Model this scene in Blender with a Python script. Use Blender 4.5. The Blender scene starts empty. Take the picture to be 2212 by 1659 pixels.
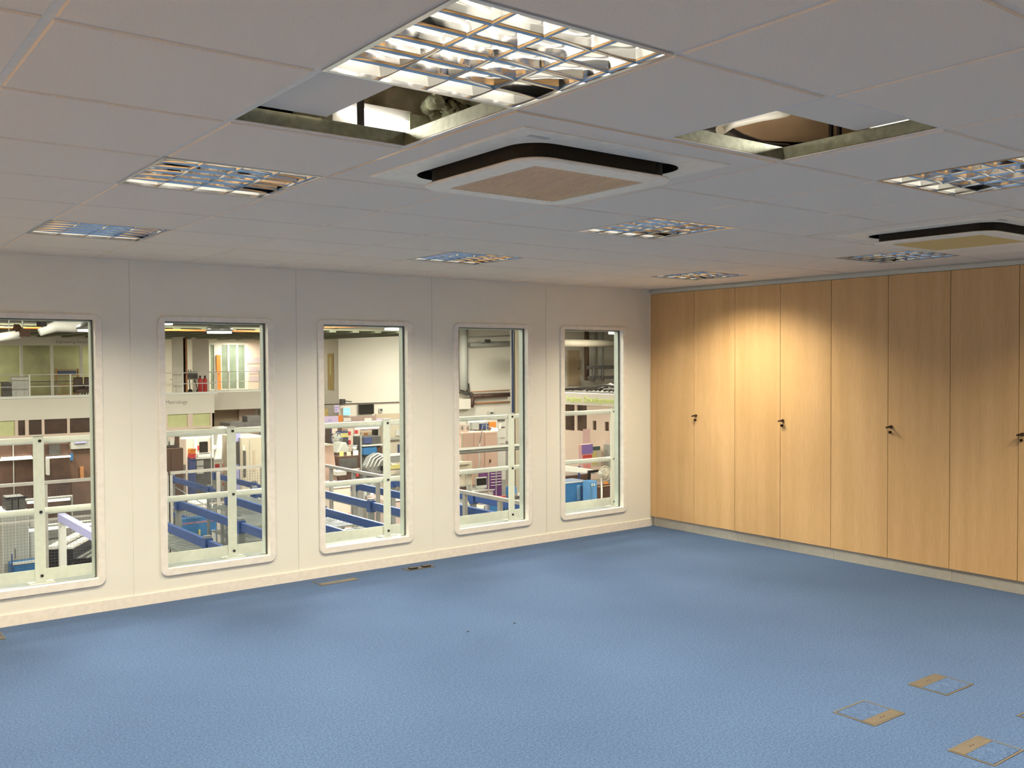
import bpy, bmesh, math, random
from mathutils import Vector, Matrix
random.seed(7)
C = bpy.context.scene.collection
D = bpy.data
PI = math.pi

# ------------------------------------------------------------------ camera (solved from the ceiling grid and the room corner)
YAW, PITCH, ROLL, FPX = -0.652292, -0.025666, -0.004988, 2042.84
CAM = Vector((-6.92819, -6.77191, 1.69682))
H = 2.40057                       # ceiling height
GX, GY, T = -5.895194, -4.6597, 0.6   # ceiling grid origin and module
def cam_axes():
    f = Vector((-math.sin(YAW) * math.cos(PITCH), math.cos(YAW) * math.cos(PITCH), math.sin(PITCH)))
    r = Vector((math.cos(YAW), math.sin(YAW), 0.0)); u = r.cross(f)
    c, s = math.cos(ROLL), math.sin(ROLL)
    return c * r + s * u, -s * r + c * u, f
RX, UX, FX = cam_axes()
cd = D.cameras.new('camera'); cam = D.objects.new('camera', cd); C.objects.link(cam)
m = Matrix((RX, UX, -FX)).transposed().to_4x4(); m.translation = CAM
cam.matrix_world = m
cd.sensor_width = 36.0; cd.lens = FPX / 2212 * 36.0; cd.clip_end = 300
bpy.context.scene.camera = cam

def P(px, py, X=None, Y=None, Z=None):
    """the world point seen at a photo pixel, on the plane x=X, y=Y or z=Z (used to survey the place from the photograph)"""
    d = RX * ((px - 1106) / FPX) + UX * (-(py - 829.5) / FPX) + FX
    if X is not None: t = (X - CAM.x) / d.x
    elif Y is not None: t = (Y - CAM.y) / d.y
    else: t = (Z - CAM.z) / d.z
    return CAM + d * t

# ------------------------------------------------------------------ materials
MATS = {}
def new_mat(name):
    mt = D.materials.new(name); mt.use_nodes = True
    nt = mt.node_tree; b = nt.nodes['Principled BSDF']
    return mt, nt, b
def mat(name, col, rough=0.5, metal=0.0, spec=0.5, noise=0.0, nscale=30.0, bump=0.0, emis=None, estr=0.0):
    if name in MATS: return MATS[name]
    mt, nt, b = new_mat(name)
    b.inputs['Roughness'].default_value = rough
    b.inputs['Metallic'].default_value = metal
    b.inputs['Specular IOR Level'].default_value = spec
    b.inputs['Base Color'].default_value = (*col, 1)
    tc = nt.nodes.new('ShaderNodeTexCoord')
    n = nt.nodes.new('ShaderNodeTexNoise'); n.inputs['Scale'].default_value = nscale; n.inputs['Detail'].default_value = 4 if noise else 0
    nt.links.new(tc.outputs['Object'], n.inputs['Vector'])
    r = nt.nodes.new('ShaderNodeValToRGB')
    k = noise if noise else 0.03
    r.color_ramp.elements[0].position = 0.3; r.color_ramp.elements[1].position = 0.7
    r.color_ramp.elements[0].color = (*[c * (1 - k) for c in col], 1)
    r.color_ramp.elements[1].color = (*[min(1, c * (1 + k)) for c in col], 1)
    nt.links.new(n.outputs['Fac'], r.inputs['Fac']); nt.links.new(r.outputs['Color'], b.inputs['Base Color'])
    if bump:
        bp = nt.nodes.new('ShaderNodeBump'); bp.inputs['Strength'].default_value = bump; bp.inputs['Distance'].default_value = 0.002
        nt.links.new(n.outputs['Fac'], bp.inputs['Height']); nt.links.new(bp.outputs['Normal'], b.inputs['Normal'])
    if emis:
        b.inputs['Emission Color'].default_value = (*emis, 1); b.inputs['Emission Strength'].default_value = estr
    MATS[name] = mt
    return mt

M_wall = mat('wall_panel', (.85, .855, .80), .45, noise=.015, nscale=3)
M_frame = mat('window_frame_white', (.88, .86, .82), .35)
M_skirt = mat('skirting_white', (.86, .82, .77), .4)
M_tile = mat('ceiling_tile', (.91, .80, .665), .95, spec=.1, noise=.05, nscale=220, bump=.25)
M_grid = mat('ceiling_grid', (.80, .74, .66), .4)
M_gridweb = mat('grid_web', (.25, .27, .2), .5, metal=.4, noise=.2, nscale=40)
M_ac = mat('cassette_plastic', (.97, .88, .72), .4)
M_slot = mat('slot_dark', (.02, .018, .016), .6)
M_plinth = mat('plinth_grey', (.62, .61, .55), .4)
M_cornice = mat('cornice_grey', (.62, .64, .60), .4)
M_black = mat('black_plastic', (.012, .010, .010), .35)
M_brown = mat('dark_bronze', (.05, .025, .015), .3, metal=.5)
M_chrome = mat('chrome', (.6, .6, .62), .15, metal=1)
M_mirror = mat('mirror_louvre', (.88, .87, .86), .10, metal=1, noise=.01)
M_rail = mat('rail_white', (.83, .84, .80), .35)
M_alu = mat('reveal_alu', (.60, .66, .62), .3)
M_gasket = mat('gasket', (.05, .06, .06), .6)
M_ledge = mat('ledge_grey', (.27, .29, .27), .6, noise=.08, nscale=12)
M_tube = mat('lamp_tube', (.9, .9, .9), .4, emis=(1, .93, .82), estr=16)
M_tube_off = mat('lamp_tube_off', (.75, .75, .72), .4)
M_boxm = mat('floor_box_bronze', (.105, .090, .070), .55, metal=.0, noise=.08, nscale=60)
M_boxdk = mat('floor_box_gap', (.06, .035, .03), .6)
M_hwhite = mat('hall_white', (.80, .75, .66), .7, noise=.03, nscale=.6)
M_hpink = mat('hall_pinkish', (.80, .64, .54), .7, noise=.03, nscale=.8)
M_hgreen = mat('hall_pale_green', (.60, .60, .34), .6)
M_hbeige = mat('hall_beige', (.55, .45, .33), .7)
M_roof = mat('roof_deck', (.18, .19, .13), .7, noise=.15, nscale=1.5)
M_hfloor = mat('hall_floor', (.13, .12, .11), .45, noise=.15, nscale=2)
M_office = mat('office_olive', (.42, .40, .22), .8, noise=.35, nscale=.8)
M_panedk = mat('pane_dark', (.075, .045, .035), .25, noise=.5, nscale=1.2)
M_panegr = mat('pane_green', (.24, .29, .22), .3, noise=.25, nscale=.9)
M_paneyl = mat('pane_blind_lit_yellow', (.64, .66, .34), .5, noise=.08, nscale=2)  # yellow blinds; the lit look of the end office pane is this colour too
M_blue = mat('beam_blue', (.030, .065, .20), .4, noise=.1, nscale=5)
M_lblue = mat('machine_blue', (.03, .15, .36), .45, noise=.1, nscale=5)
M_navy = mat('navy', (.05, .07, .18), .5)
M_lilac = mat('lilac', (.42, .42, .72), .5)
M_lilacp = mat('lilac_paper', (.70, .55, .78), .7)
M_galv = mat('galvanised', (.28, .29, .28), .35, metal=.5, noise=.12, nscale=6)
M_slat = mat('steel_slat', (.50, .53, .52), .3, metal=.8)
M_steel = mat('fence_grey', (.34, .32, .29), .5, noise=.1, nscale=8)
M_cream = mat('machine_cream', (.62, .55, .43), .5, noise=.05, nscale=3)
M_pinkm = mat('machine_pink', (.66, .45, .36), .5, noise=.06, nscale=3)
M_greyc = mat('cabinet_grey', (.42, .42, .38), .5, noise=.06, nscale=3)
M_ltgrey = mat('light_grey', (.62, .62, .58), .5)
M_white = mat('white_plastic', (.80, .78, .72), .5)
M_dkbrown = mat('dark_brown', (.085, .045, .032), .5, noise=.3, nscale=3)
M_dkgrey = mat('dark_grey', (.09, .085, .08), .5, noise=.2, nscale=5)
M_screen = mat('screen_black', (.02, .018, .016), .2)
M_red = mat('red', (.60, .06, .06), .5)
M_orange = mat('orange', (.75, .25, .05), .5)
M_rust = mat('rust_orange', (.45, .20, .08), .6, noise=.1, nscale=4)
M_yellow = mat('yellow', (.62, .55, .20), .5)
M_gold = mat('door_gold', (.50, .36, .12), .5, noise=.08, nscale=4)
M_card = mat('cardboard', (.48, .32, .18), .8, noise=.08, nscale=10)
M_purple = mat('purple', (.13, .04, .16), .45)
M_green = mat('sign_green', (.62, .80, .12), .5)
M_foil = mat('foil', (.55, .54, .44), .3, metal=.6, noise=.3, nscale=9, bump=.6)
M_duct = mat('duct_beige', (.62, .47, .33), .6, noise=.06, nscale=8)
M_cyan = mat('screen_cyan', (.1, .6, .8), .4, emis=(.25, .85, 1), estr=1.6)
M_lampw = mat('hall_lamp', (1, 1, 1), .5, emis=(1, .95, .88), estr=6)
M_bench = mat('bench_lamp', (1, 1, 1), .5, emis=(1, .93, .75), estr=1.6)
M_text = mat('print_grey', (.25, .25, .24), .7)
M_redtext = mat('print_red', (.75, .28, .25), .6)
M_wool = mat('insulation', (.13, .14, .09), .9, noise=.4, nscale=14, bump=.6)

def wood():
    mt, nt, b = new_mat('beech_laminate')
    tc = nt.nodes.new('ShaderNodeTexCoord')
    oi = nt.nodes.new('ShaderNodeObjectInfo')
    mp = nt.nodes.new('ShaderNodeMapping'); mp.inputs['Scale'].default_value = (1, 1, .05)
    ad = nt.nodes.new('ShaderNodeVectorMath'); ad.operation = 'ADD'
    cmb = nt.nodes.new('ShaderNodeCombineXYZ')
    mu = nt.nodes.new('ShaderNodeMath'); mu.operation = 'MULTIPLY'; mu.inputs[1].default_value = 17
    nt.links.new(oi.outputs['Random'], mu.inputs[0]); nt.links.new(mu.outputs[0], cmb.inputs['Y'])
    nt.links.new(tc.outputs['Object'], ad.inputs[0]); nt.links.new(cmb.outputs[0], ad.inputs[1])
    nt.links.new(ad.outputs[0], mp.inputs['Vector'])
    n1 = nt.nodes.new('ShaderNodeTexNoise'); n1.inputs['Scale'].default_value = 9; n1.inputs['Detail'].default_value = 2
    n2 = nt.nodes.new('ShaderNodeTexNoise'); n2.inputs['Scale'].default_value = 160; n2.inputs['Detail'].default_value = 3
    nt.links.new(mp.outputs[0], n1.inputs['Vector']); nt.links.new(mp.outputs[0], n2.inputs['Vector'])
    r1 = nt.nodes.new('ShaderNodeValToRGB')
    r1.color_ramp.elements[0].position = .35; r1.color_ramp.elements[1].position = .68
    r1.color_ramp.elements[0].color = (.62, .405, .195, 1); r1.color_ramp.elements[1].color = (.70, .47, .24, 1)
    nt.links.new(n1.outputs['Fac'], r1.inputs['Fac'])
    mx = nt.nodes.new('ShaderNodeMix'); mx.data_type = 'RGBA'; mx.blend_type = 'MULTIPLY'; mx.inputs['Factor'].default_value = .35
    r2 = nt.nodes.new('ShaderNodeValToRGB')
    r2.color_ramp.elements[0].position = .3; r2.color_ramp.elements[0].color = (.72, .68, .62, 1)
    r2.color_ramp.elements[1].position = .6; r2.color_ramp.elements[1].color = (1, 1, 1, 1)
    nt.links.new(n2.outputs['Fac'], r2.inputs['Fac'])
    nt.links.new(r1.outputs['Color'], mx.inputs['A']); nt.links.new(r2.outputs['Color'], mx.inputs['B'])
    nt.links.new(mx.outputs['Result'], b.inputs['Base Color'])
    b.inputs['Roughness'].default_value = .5; b.inputs['Specular IOR Level'].default_value = .35
    return mt
M_wood = wood()

def carpet():
    mt, nt, b = new_mat('blue_carpet')
    tc = nt.nodes.new('ShaderNodeTexCoord')
    n1 = nt.nodes.new('ShaderNodeTexNoise'); n1.inputs['Scale'].default_value = 95; n1.inputs['Detail'].default_value = 4; n1.inputs['Roughness'].default_value = .75
    n2 = nt.nodes.new('ShaderNodeTexNoise'); n2.inputs['Scale'].default_value = 1.6; n2.inputs['Detail'].default_value = 2
    n3 = nt.nodes.new('ShaderNodeTexNoise'); n3.inputs['Scale'].default_value = 45; n3.inputs['Detail'].default_value = 3
    for n in (n1, n2, n3): nt.links.new(tc.outputs['Object'], n.inputs['Vector'])
    r = nt.nodes.new('ShaderNodeValToRGB')
    r.color_ramp.elements[0].position = .34; r.color_ramp.elements[0].color = (.021, .051, .130, 1)
    r.color_ramp.elements[1].position = .68; r.color_ramp.elements[1].color = (.082, .148, .300, 1)
    nt.links.new(n1.outputs['Fac'], r.inputs['Fac'])
    mx = nt.nodes.new('ShaderNodeMix'); mx.data_type = 'RGBA'; mx.blend_type = 'MULTIPLY'; mx.inputs['Factor'].default_value = 1
    r2 = nt.nodes.new('ShaderNodeValToRGB')
    r2.color_ramp.elements[0].position = .3; r2.color_ramp.elements[0].color = (.88, .90, .92, 1)
    r2.color_ramp.elements[1].position = .7; r2.color_ramp.elements[1].color = (1, 1, 1, 1)
    nt.links.new(n2.outputs['Fac'], r2.inputs['Fac'])
    nt.links.new(r.outputs['Color'], mx.inputs['A']); nt.links.new(r2.outputs['Color'], mx.inputs['B'])
    mx2 = nt.nodes.new('ShaderNodeMix'); mx2.data_type = 'RGBA'; mx2.blend_type = 'MULTIPLY'; mx2.inputs['Factor'].default_value = 1
    r3 = nt.nodes.new('ShaderNodeValToRGB')
    r3.color_ramp.elements[0].position = .35; r3.color_ramp.elements[0].color = (.90, .90, .92, 1)
    r3.color_ramp.elements[1].position = .65; r3.color_ramp.elements[1].color = (1.0, 1.0, 1.0, 1)
    nt.links.new(n3.outputs['Fac'], r3.inputs['Fac'])
    nt.links.new(mx.outputs['Result'], mx2.inputs['A']); nt.links.new(r3.outputs['Color'], mx2.inputs['B'])
    nt.links.new(mx2.outputs['Result'], b.inputs['Base Color'])
    b.inputs['Roughness'].default_value = 1; b.inputs['Specular IOR Level'].default_value = .05
    b.inputs['Sheen Weight'].default_value = .25; b.inputs['Sheen Roughness'].default_value = .5
    b.inputs['Sheen Tint'].default_value = (.6, .75, 1, 1)
    bp = nt.nodes.new('ShaderNodeBump'); bp.inputs['Strength'].default_value = .5; bp.inputs['Distance'].default_value = .004
    nt.links.new(n1.outputs['Fac'], bp.inputs['Height']); nt.links.new(bp.outputs['Normal'], b.inputs['Normal'])
    return mt
M_carpet = carpet()

def glass():
    mt = D.materials.new('window_glass'); mt.use_nodes = True; nt = mt.node_tree; nt.nodes.clear()
    o = nt.nodes.new('ShaderNodeOutputMaterial'); mx = nt.nodes.new('ShaderNodeMixShader')
    t = nt.nodes.new('ShaderNodeBsdfTransparent'); t.inputs['Color'].default_value = (.95, .97, .95, 1)
    g = nt.nodes.new('ShaderNodeBsdfGlossy'); g.inputs['Roughness'].default_value = .02
    ge = nt.nodes.new('ShaderNodeNewGeometry')
    dp = nt.nodes.new('ShaderNodeVectorMath'); dp.operation = 'DOT_PRODUCT'
    ab = nt.nodes.new('ShaderNodeMath'); ab.operation = 'ABSOLUTE'
    su = nt.nodes.new('ShaderNodeMath'); su.operation = 'SUBTRACT'; su.inputs[0].default_value = 1
    pw = nt.nodes.new('ShaderNodeMath'); pw.operation = 'POWER'; pw.inputs[1].default_value = 5
    f = nt.nodes.new('ShaderNodeMath'); f.operation = 'MULTIPLY_ADD'; f.inputs[1].default_value = .96; f.inputs[2].default_value = .02; f.use_clamp = True
    nt.links.new(ge.outputs['Normal'], dp.inputs[0]); nt.links.new(ge.outputs['Incoming'], dp.inputs[1])
    nt.links.new(dp.outputs['Value'], ab.inputs[0]); nt.links.new(ab.outputs[0], su.inputs[1]); nt.links.new(su.outputs[0], pw.inputs[0]); nt.links.new(pw.outputs[0], f.inputs[0])
    nt.links.new(f.outputs[0], mx.inputs[0]); nt.links.new(t.outputs[0], mx.inputs[1]); nt.links.new(g.outputs[0], mx.inputs[2])
    nt.links.new(mx.outputs[0], o.inputs['Surface'])
    return mt
M_glass = glass()

# ------------------------------------------------------------------ mesh building
class MB:
    def __init__(s): s.v = []; s.f = []; s.mi = []; s.sm = []
    def add(s, vs, fs, mi=0, smooth=False):
        o = len(s.v); s.v += [tuple(v) for v in vs]
        for f in fs: s.f.append([o + i for i in f]); s.mi.append(mi); s.sm.append(smooth)
        return s
    def box(s, x0, x1, y0, y1, z0, z1, mi=0):
        if x0 > x1: x0, x1 = x1, x0
        if y0 > y1: y0, y1 = y1, y0
        if z0 > z1: z0, z1 = z1, z0
        v = [(x0, y0, z0), (x1, y0, z0), (x1, y1, z0), (x0, y1, z0), (x0, y0, z1), (x1, y0, z1), (x1, y1, z1), (x0, y1, z1)]
        return s.add(v, [(0, 3, 2, 1), (4, 5, 6, 7), (0, 1, 5, 4), (1, 2, 6, 5), (2, 3, 7, 6), (3, 0, 4, 7)], mi)
    def rbox(s, c, sz, rz=0, rx=0, ry=0, mi=0):
        R = Matrix.Rotation(rz, 3, 'Z') @ Matrix.Rotation(ry, 3, 'Y') @ Matrix.Rotation(rx, 3, 'X'); c = Vector(c)
        v = [c + R @ Vector((a * sz[0] / 2, b * sz[1] / 2, d * sz[2] / 2)) for d in (-1, 1) for a, b in ((-1, -1), (1, -1), (1, 1), (-1, 1))]
        return s.add(v, [(0, 3, 2, 1), (4, 5, 6, 7), (0, 1, 5, 4), (1, 2, 6, 5), (2, 3, 7, 6), (3, 0, 4, 7)], mi)
    def tube(s, pts, r, n=10, mi=0, cap=True):
        pts = [Vector(p) for p in pts]; rings = []
        prev = None
        for i, p in enumerate(pts):
            d = (pts[min(i + 1, len(pts) - 1)] - pts[max(i - 1, 0)]).normalized()
            if prev is None: a = d.orthogonal().normalized()
            else: a = (prev - d * prev.dot(d)).normalized()
            prev = a; b = d.cross(a)
            rr = r[i] if isinstance(r, (list, tuple)) else r
            rings.append([p + (a * math.cos(2 * PI * k / n) + b * math.sin(2 * PI * k / n)) * rr for k in range(n)])
        v = [q for ring in rings for q in ring]
        f = [(i * n + k, i * n + (k + 1) % n, (i + 1) * n + (k + 1) % n, (i + 1) * n + k) for i in range(len(pts) - 1) for k in range(n)]
        s.add(v, f, mi, True)
        if cap:
            s.add(rings[0], [list(range(n))[::-1]], mi); s.add(rings[-1], [list(range(n))], mi)
        return s
    def prism(s, poly, a, b, axis='y', mi=0, smooth=False):
        """poly: 2-D outline; extruded from a to b along axis. axis y: poly=(x,z); x: (y,z); z: (x,y)"""
        def mk(p, t):
            return {'y': (p[0], t, p[1]), 'x': (t, p[0], p[1]), 'z': (p[0], p[1], t)}[axis]
        n = len(poly); v = [mk(p, a) for p in poly] + [mk(p, b) for p in poly]
        s.add(v, [list(range(n))[::-1], list(range(n, 2 * n))], mi)
        s.add(v, [(i, (i + 1) % n, n + (i + 1) % n, n + i) for i in range(n)], mi, smooth)
        return s
    def build(s, name, mats, parent=None, origin=None, bevel=0):
        if not isinstance(mats, (list, tuple)): mats = [mats]
        og = Vector(origin) if origin is not None else (root_of(parent) if parent else Vector((0, 0, 0)))
        me = D.meshes.new(name)
        me.from_pydata([Vector(v) - og for v in s.v], [], s.f)
        for mm in mats: me.materials.append(mm)
        me.polygons.foreach_set('material_index', s.mi); me.polygons.foreach_set('use_smooth', s.sm)
        bm = bmesh.new(); bm.from_mesh(me); bmesh.ops.remove_doubles(bm, verts=bm.verts, dist=1e-5)
        bmesh.ops.recalc_face_normals(bm, faces=bm.faces); bm.to_mesh(me); bm.free()
        me.update()
        o = D.objects.new(name, me); C.objects.link(o)
        if parent: o.parent = parent
        else: o.location = og
        if bevel:
            b = o.modifiers.new('bevel', 'BEVEL'); b.width = bevel; b.segments = 2; b.limit_method = 'ANGLE'; b.angle_limit = .7
        return o
def root_of(o):
    while o.parent: o = o.parent
    return Vector(o.location)
def tag(o, label=None, cat=None, group=None, kind=None):
    if label: o['label'] = label
    if cat: o['category'] = cat
    if group: o['group'] = group
    if kind: o['kind'] = kind
    return o
def thing(name, loc, label, cat, group=None):
    o = D.objects.new(name, None); o.empty_display_size = .1; C.objects.link(o); o.location = loc
    return tag(o, label, cat, group)
def struct(o): o['kind'] = 'structure'; return o
def sroot(name, loc=(0, 0, 0)):
    o = D.objects.new(name, None); C.objects.link(o); o.location = loc; o['kind'] = 'structure'; return o
def copy_tree(o, parent=None):
    c = o.copy(); C.objects.link(c)
    if parent: c.parent = parent
    for ch in list(o.children): copy_tree(ch, c)
    return c
def text_part(name, body, size, origin, right, up, m, parent=None, extrude=.002, align='LEFT'):
    cu = D.curves.new(name, 'FONT'); cu.body = body; cu.size = size; cu.extrude = extrude; cu.align_x = align
    t = D.objects.new(name, cu)
    C.objects.link(t); dg = bpy.context.evaluated_depsgraph_get()
    me = D.meshes.new_from_object(t.evaluated_get(dg)); D.objects.remove(t)
    r = Vector(right).normalized(); u = Vector(up).normalized(); n = r.cross(u)
    M = Matrix((r, u, n)).transposed().to_4x4(); M.translation = Vector(origin) - (root_of(parent) if parent else Vector())
    me.transform(M); me.materials.clear(); me.materials.append(m)
    o = D.objects.new(name, me); C.objects.link(o)
    if parent: o.parent = parent
    return o
def rrect(x0, x1, z0, z1, r, n=6):
    pts = []
    for cx, cz, a0 in ((x1 - r, z1 - r, 0), (x0 + r, z1 - r, PI / 2), (x0 + r, z0 + r, PI), (x1 - r, z0 + r, 1.5 * PI)):
        for k in range(n + 1):
            a = a0 + k * PI / 2 / n; pts.append((cx + r * math.cos(a), cz + r * math.sin(a)))
    return pts

# ================================================================== THE ROOM
RXMIN, RYMIN = -8.6, -8.4
WT = .085
b = MB().box(RXMIN, .5, RYMIN, 0, -.06, 0)
struct(b.build('floor', M_carpet))
# --- window wall: sandwich panels with joints, one opening each
JO = [0.10, -1.358, -2.606, -3.835, -5.062, -6.290, -7.52, -8.68]
WIN = {1: -5.672, 2: -4.450, 3: -3.233, 4: -1.963, 5: -.762}
WHW, WZ0, WZ1 = .428, .178, 2.017       # outer frame half width and heights
OHW, OZ0, OZ1 = .380, .230, 1.980       # clear opening
b = MB(); g = .0025
for i in range(len(JO) - 1):
    xr, xl = JO[i] - g, JO[i + 1] + g
    cx = [c for c in WIN.values() if xl < c < xr]
    if cx:
        c = cx[0]
        b.box(xl, c - OHW - .004, 0, WT, 0, 2.44); b.box(c + OHW + .004, xr, 0, WT, 0, 2.44)
        b.box(c - OHW - .004, c + OHW + .004, 0, WT, 0, OZ0 - .004); b.box(c - OHW - .004, c + OHW + .004, 0, WT, OZ1 + .004, 2.44)
    else: b.box(xl, xr, 0, WT, 0, 2.44)
for x in JO[1:-1]: b.box(x - .004, x + .004, .004, WT - .002, 0, 2.44)
b.box(RXMIN - .08, .55, .0, WT, 2.44, 3.0)
struct(b.build('wall_left', M_wall))
struct(MB().box(.47, .55, RYMIN, -.001, 0, 3.0).build('wall_right', M_wall))
struct(MB().box(RXMIN - .08, RXMIN, RYMIN, -.001, 0, 3.0).build('wall_rear', M_wood))
struct(MB().box(RXMIN, .47, RYMIN - .08, RYMIN, 0, 3.0).build('wall_near', M_wood))
struct(MB().box(RXMIN, -.001, -.012, -.0005, 0, .074).box(RXMIN, -.001, -.009, -.0005, .074, .078).build('baseboard_left', M_skirt))
struct(MB().box(RXMIN, .47, RYMIN, -.001, 2.96, 3.0).build('trim_1', M_roof))
# --- windows
for n, c in WIN.items():
    w = sroot('window_%d' % n, (c, 0, OZ0))
    outer = rrect(c - WHW, c + WHW, WZ0, WZ1, .052); 
    N = len(outer)
    inner = rrect(c - OHW, c + OHW, OZ0, OZ1, .006)
    mid = rrect(c - WHW + .006, c + WHW - .006, WZ0 + .006, WZ1 - .006, .047)
    loops = [[(p[0], -.001, p[1]) for p in outer], [(p[0], -.011, p[1]) for p in outer], [(p[0], -.016, p[1]) for p in mid],
             [(p[0], -.016, p[1]) for p in inner], [(p[0], .045, p[1]) for p in inner]]
    v = [q for l in loops for q in l]
    f = [(a * N + k, a * N + (k + 1) % N, (a + 1) * N + (k + 1) % N, (a + 1) * N + k) for a in range(4) for k in range(N)]
    MB().add(v, f).build('window_frame', M_frame, w)
    # outer aluminium reveal and black gasket
    iw = OHW - .004
    fr = MB()
    for (a0, a1, z0, z1) in ((c - iw, c - iw + .012, OZ0 + .004, OZ1 - .004), (c + iw - .012, c + iw, OZ0 + .004, OZ1 - .004)):
        fr.box(a0, a1, .046, .10, z0, z1)
    fr.box(c - iw, c + iw, .0465, .062, OZ0 - .03, OZ0 + .001); fr.box(c - iw, c + iw, .046, .10, OZ1 - .012, OZ1 - .003)
    fr.build('outer_reveal', M_alu, w)
    gk = MB()
    gk.box(c - iw, c - iw + .004, .038, .0455, OZ0, OZ1); gk.box(c + iw - .004, c + iw, .038, .0455, OZ0, OZ1)
    gk.box(c - iw, c + iw, .0385, .0455, OZ0, OZ0 + .0015); gk.box(c - iw, c + iw, .038, .0455, OZ1 - .004, OZ1)
    gk.build('gasket', M_gasket, w)
    MB().box(c - iw + .004, c + iw - .004, .040, .044, OZ0 + .004, OZ1 - .004).build('pane', M_glass, w)

# --- cupboards along the right wall
CUP = [-.082, -.592, -1.087, -1.592, -2.103, -2.620, -3.125, -3.625, -4.13, -4.64, -5.15, -5.66, -6.17, -6.68, -7.19, -7.7, -8.2]
CZ0, CZ1 = .102, 2.352
cup_lab = ['tall beech cupboard nearest the window wall, two doors',
           'tall beech cupboard catching the brightest ceiling light, second from the window wall',
           'tall beech cupboard, third from the window wall, long handle shadow',
           'tall beech cupboard cut by the right edge of the photo']
def handle(par, y, flip):
    """bow handle with a lock below on the door just right of the seam"""
    h = MB()
    z = 1.150
    h.tube([(-.001, y - .030, z), (-.012, y - .030, z)], .013, 14)
    h.tube([(-.010, y - .030, z), (-.032, y - .028, z + .001)], .006, 10)
    h.tube([(-.034, y - .052, z - .004), (-.037, y - .028, z + .001), (-.034, y - .004, z - .006)], [.006, .008, .007], 10)
    ho = h.build('handle', M_brown, par)
    l = MB(); l.tube([(-.001, y - .022, z - .042), (-.010, y - .022, z - .042)], .011, 14)
    l.rbox((-.016, y - .022, z - .042), (.016, .0035, .018))
    l.build('lock', M_brown, par)
for i in range(4):
    ya, ym, yb = CUP[2 * i], CUP[2 * i + 1], CUP[2 * i + 2]
    t = thing('cupboard', (.23, ym, 0), cup_lab[i], 'cupboard', 'tall beech cupboards along the right wall')
    MB().box(.021, .46, yb + .001, ya - .001, CZ0, CZ1 - .001).build('body', M_wood, t)
    d1 = MB().box(0, .019, ym + .002, ya - .002, CZ0, CZ1 - .003).build('door', M_wood, t, bevel=.0012)
    d2 = MB().box(0, .019, yb + .002, ym - .002, CZ0, CZ1 - .003).build('door', M_wood, t, bevel=.0012)
    handle(d2, ym, False)
    if i == 0: pass
    MB().box(.045, .44, yb + .001, ya - .001, 0, CZ0 - .001).build('plinth', M_plinth, t)
# the filler strip and the cornice above
f = MB().box(0.004, .019, -.081, -.0125, CZ0, CZ1 - .003).build('filler_panel', M_wood, origin=(.01, -.04, 0))
MB().box(.045, .44, -.081, -.013, 0.0, CZ0 - .001).build('plinth', M_plinth, f)
tag(f, 'narrow beech filler strip between window wall and first cupboard', 'panel')
struct(MB().box(.006, .46, -4.13, -.001, CZ1, H + .01).box(-.004, .006, -4.13, -.001, CZ1 + .012, CZ1 + .03).build('trim_2', M_cornice))
# --- ceiling: tegular tiles in an exposed grid
FIX = {(0, -1): 1, (0, 2): 1, (0, 5): 1, (4, -1): 1, (4, 2): 1, (4, 5): 1, (8, 2): 0, (8, 5): 1}
HID = [(8, -1), (0, -4), (4, -4), (8, -4), (-4, -1), (-4, 2), (-4, 5), (-4, -4)]
HOLES = [(0, 0), (2, -1)]
ACS = [(2, 1), (7, 1)]
skip = set(FIX) | set(HOLES) | set(HID)
for (au, av) in ACS: skip |= {(au - 1, av - 1), (au, av - 1), (au - 1, av), (au, av)}
b = MB(); be = .010; dz = .005
for u in range(-7, 11):
    for v in range(-8, 9):
        x0, x1 = GX + T * u + .010, GX + T * (u + 1) - .010
        y0, y1 = GY + T * v + .010, GY + T * (v + 1) - .010
        if (u, v) in skip: continue
        x0, x1 = max(x0, RXMIN), min(x1, -.012); y0, y1 = max(y0, RYMIN), min(y1, -.012)
        if x1 - x0 < .03 or y1 - y0 < .03: continue
        zb = H - dz; zt = H + .012; q = .004
        vs = [(x0, y0, zt), (x1, y0, zt), (x1, y1, zt), (x0, y1, zt), (x0, y0, zb + q), (x1, y0, zb + q), (x1, y1, zb + q), (x0, y1, zb + q),
              (x0 + q, y0 + q, zb), (x1 - q, y0 + q, zb), (x1 - q, y1 - q, zb), (x0 + q, y1 - q, zb)]
        b.add(vs, [(3, 2, 1, 0), (0, 1, 5, 4), (1, 2, 6, 5), (2, 3, 7, 6), (3, 0, 4, 7), (4, 5, 9, 8), (5, 6, 10, 9), (6, 7, 11, 10), (7, 4, 8, 11), (8, 9, 10, 11)])
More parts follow.
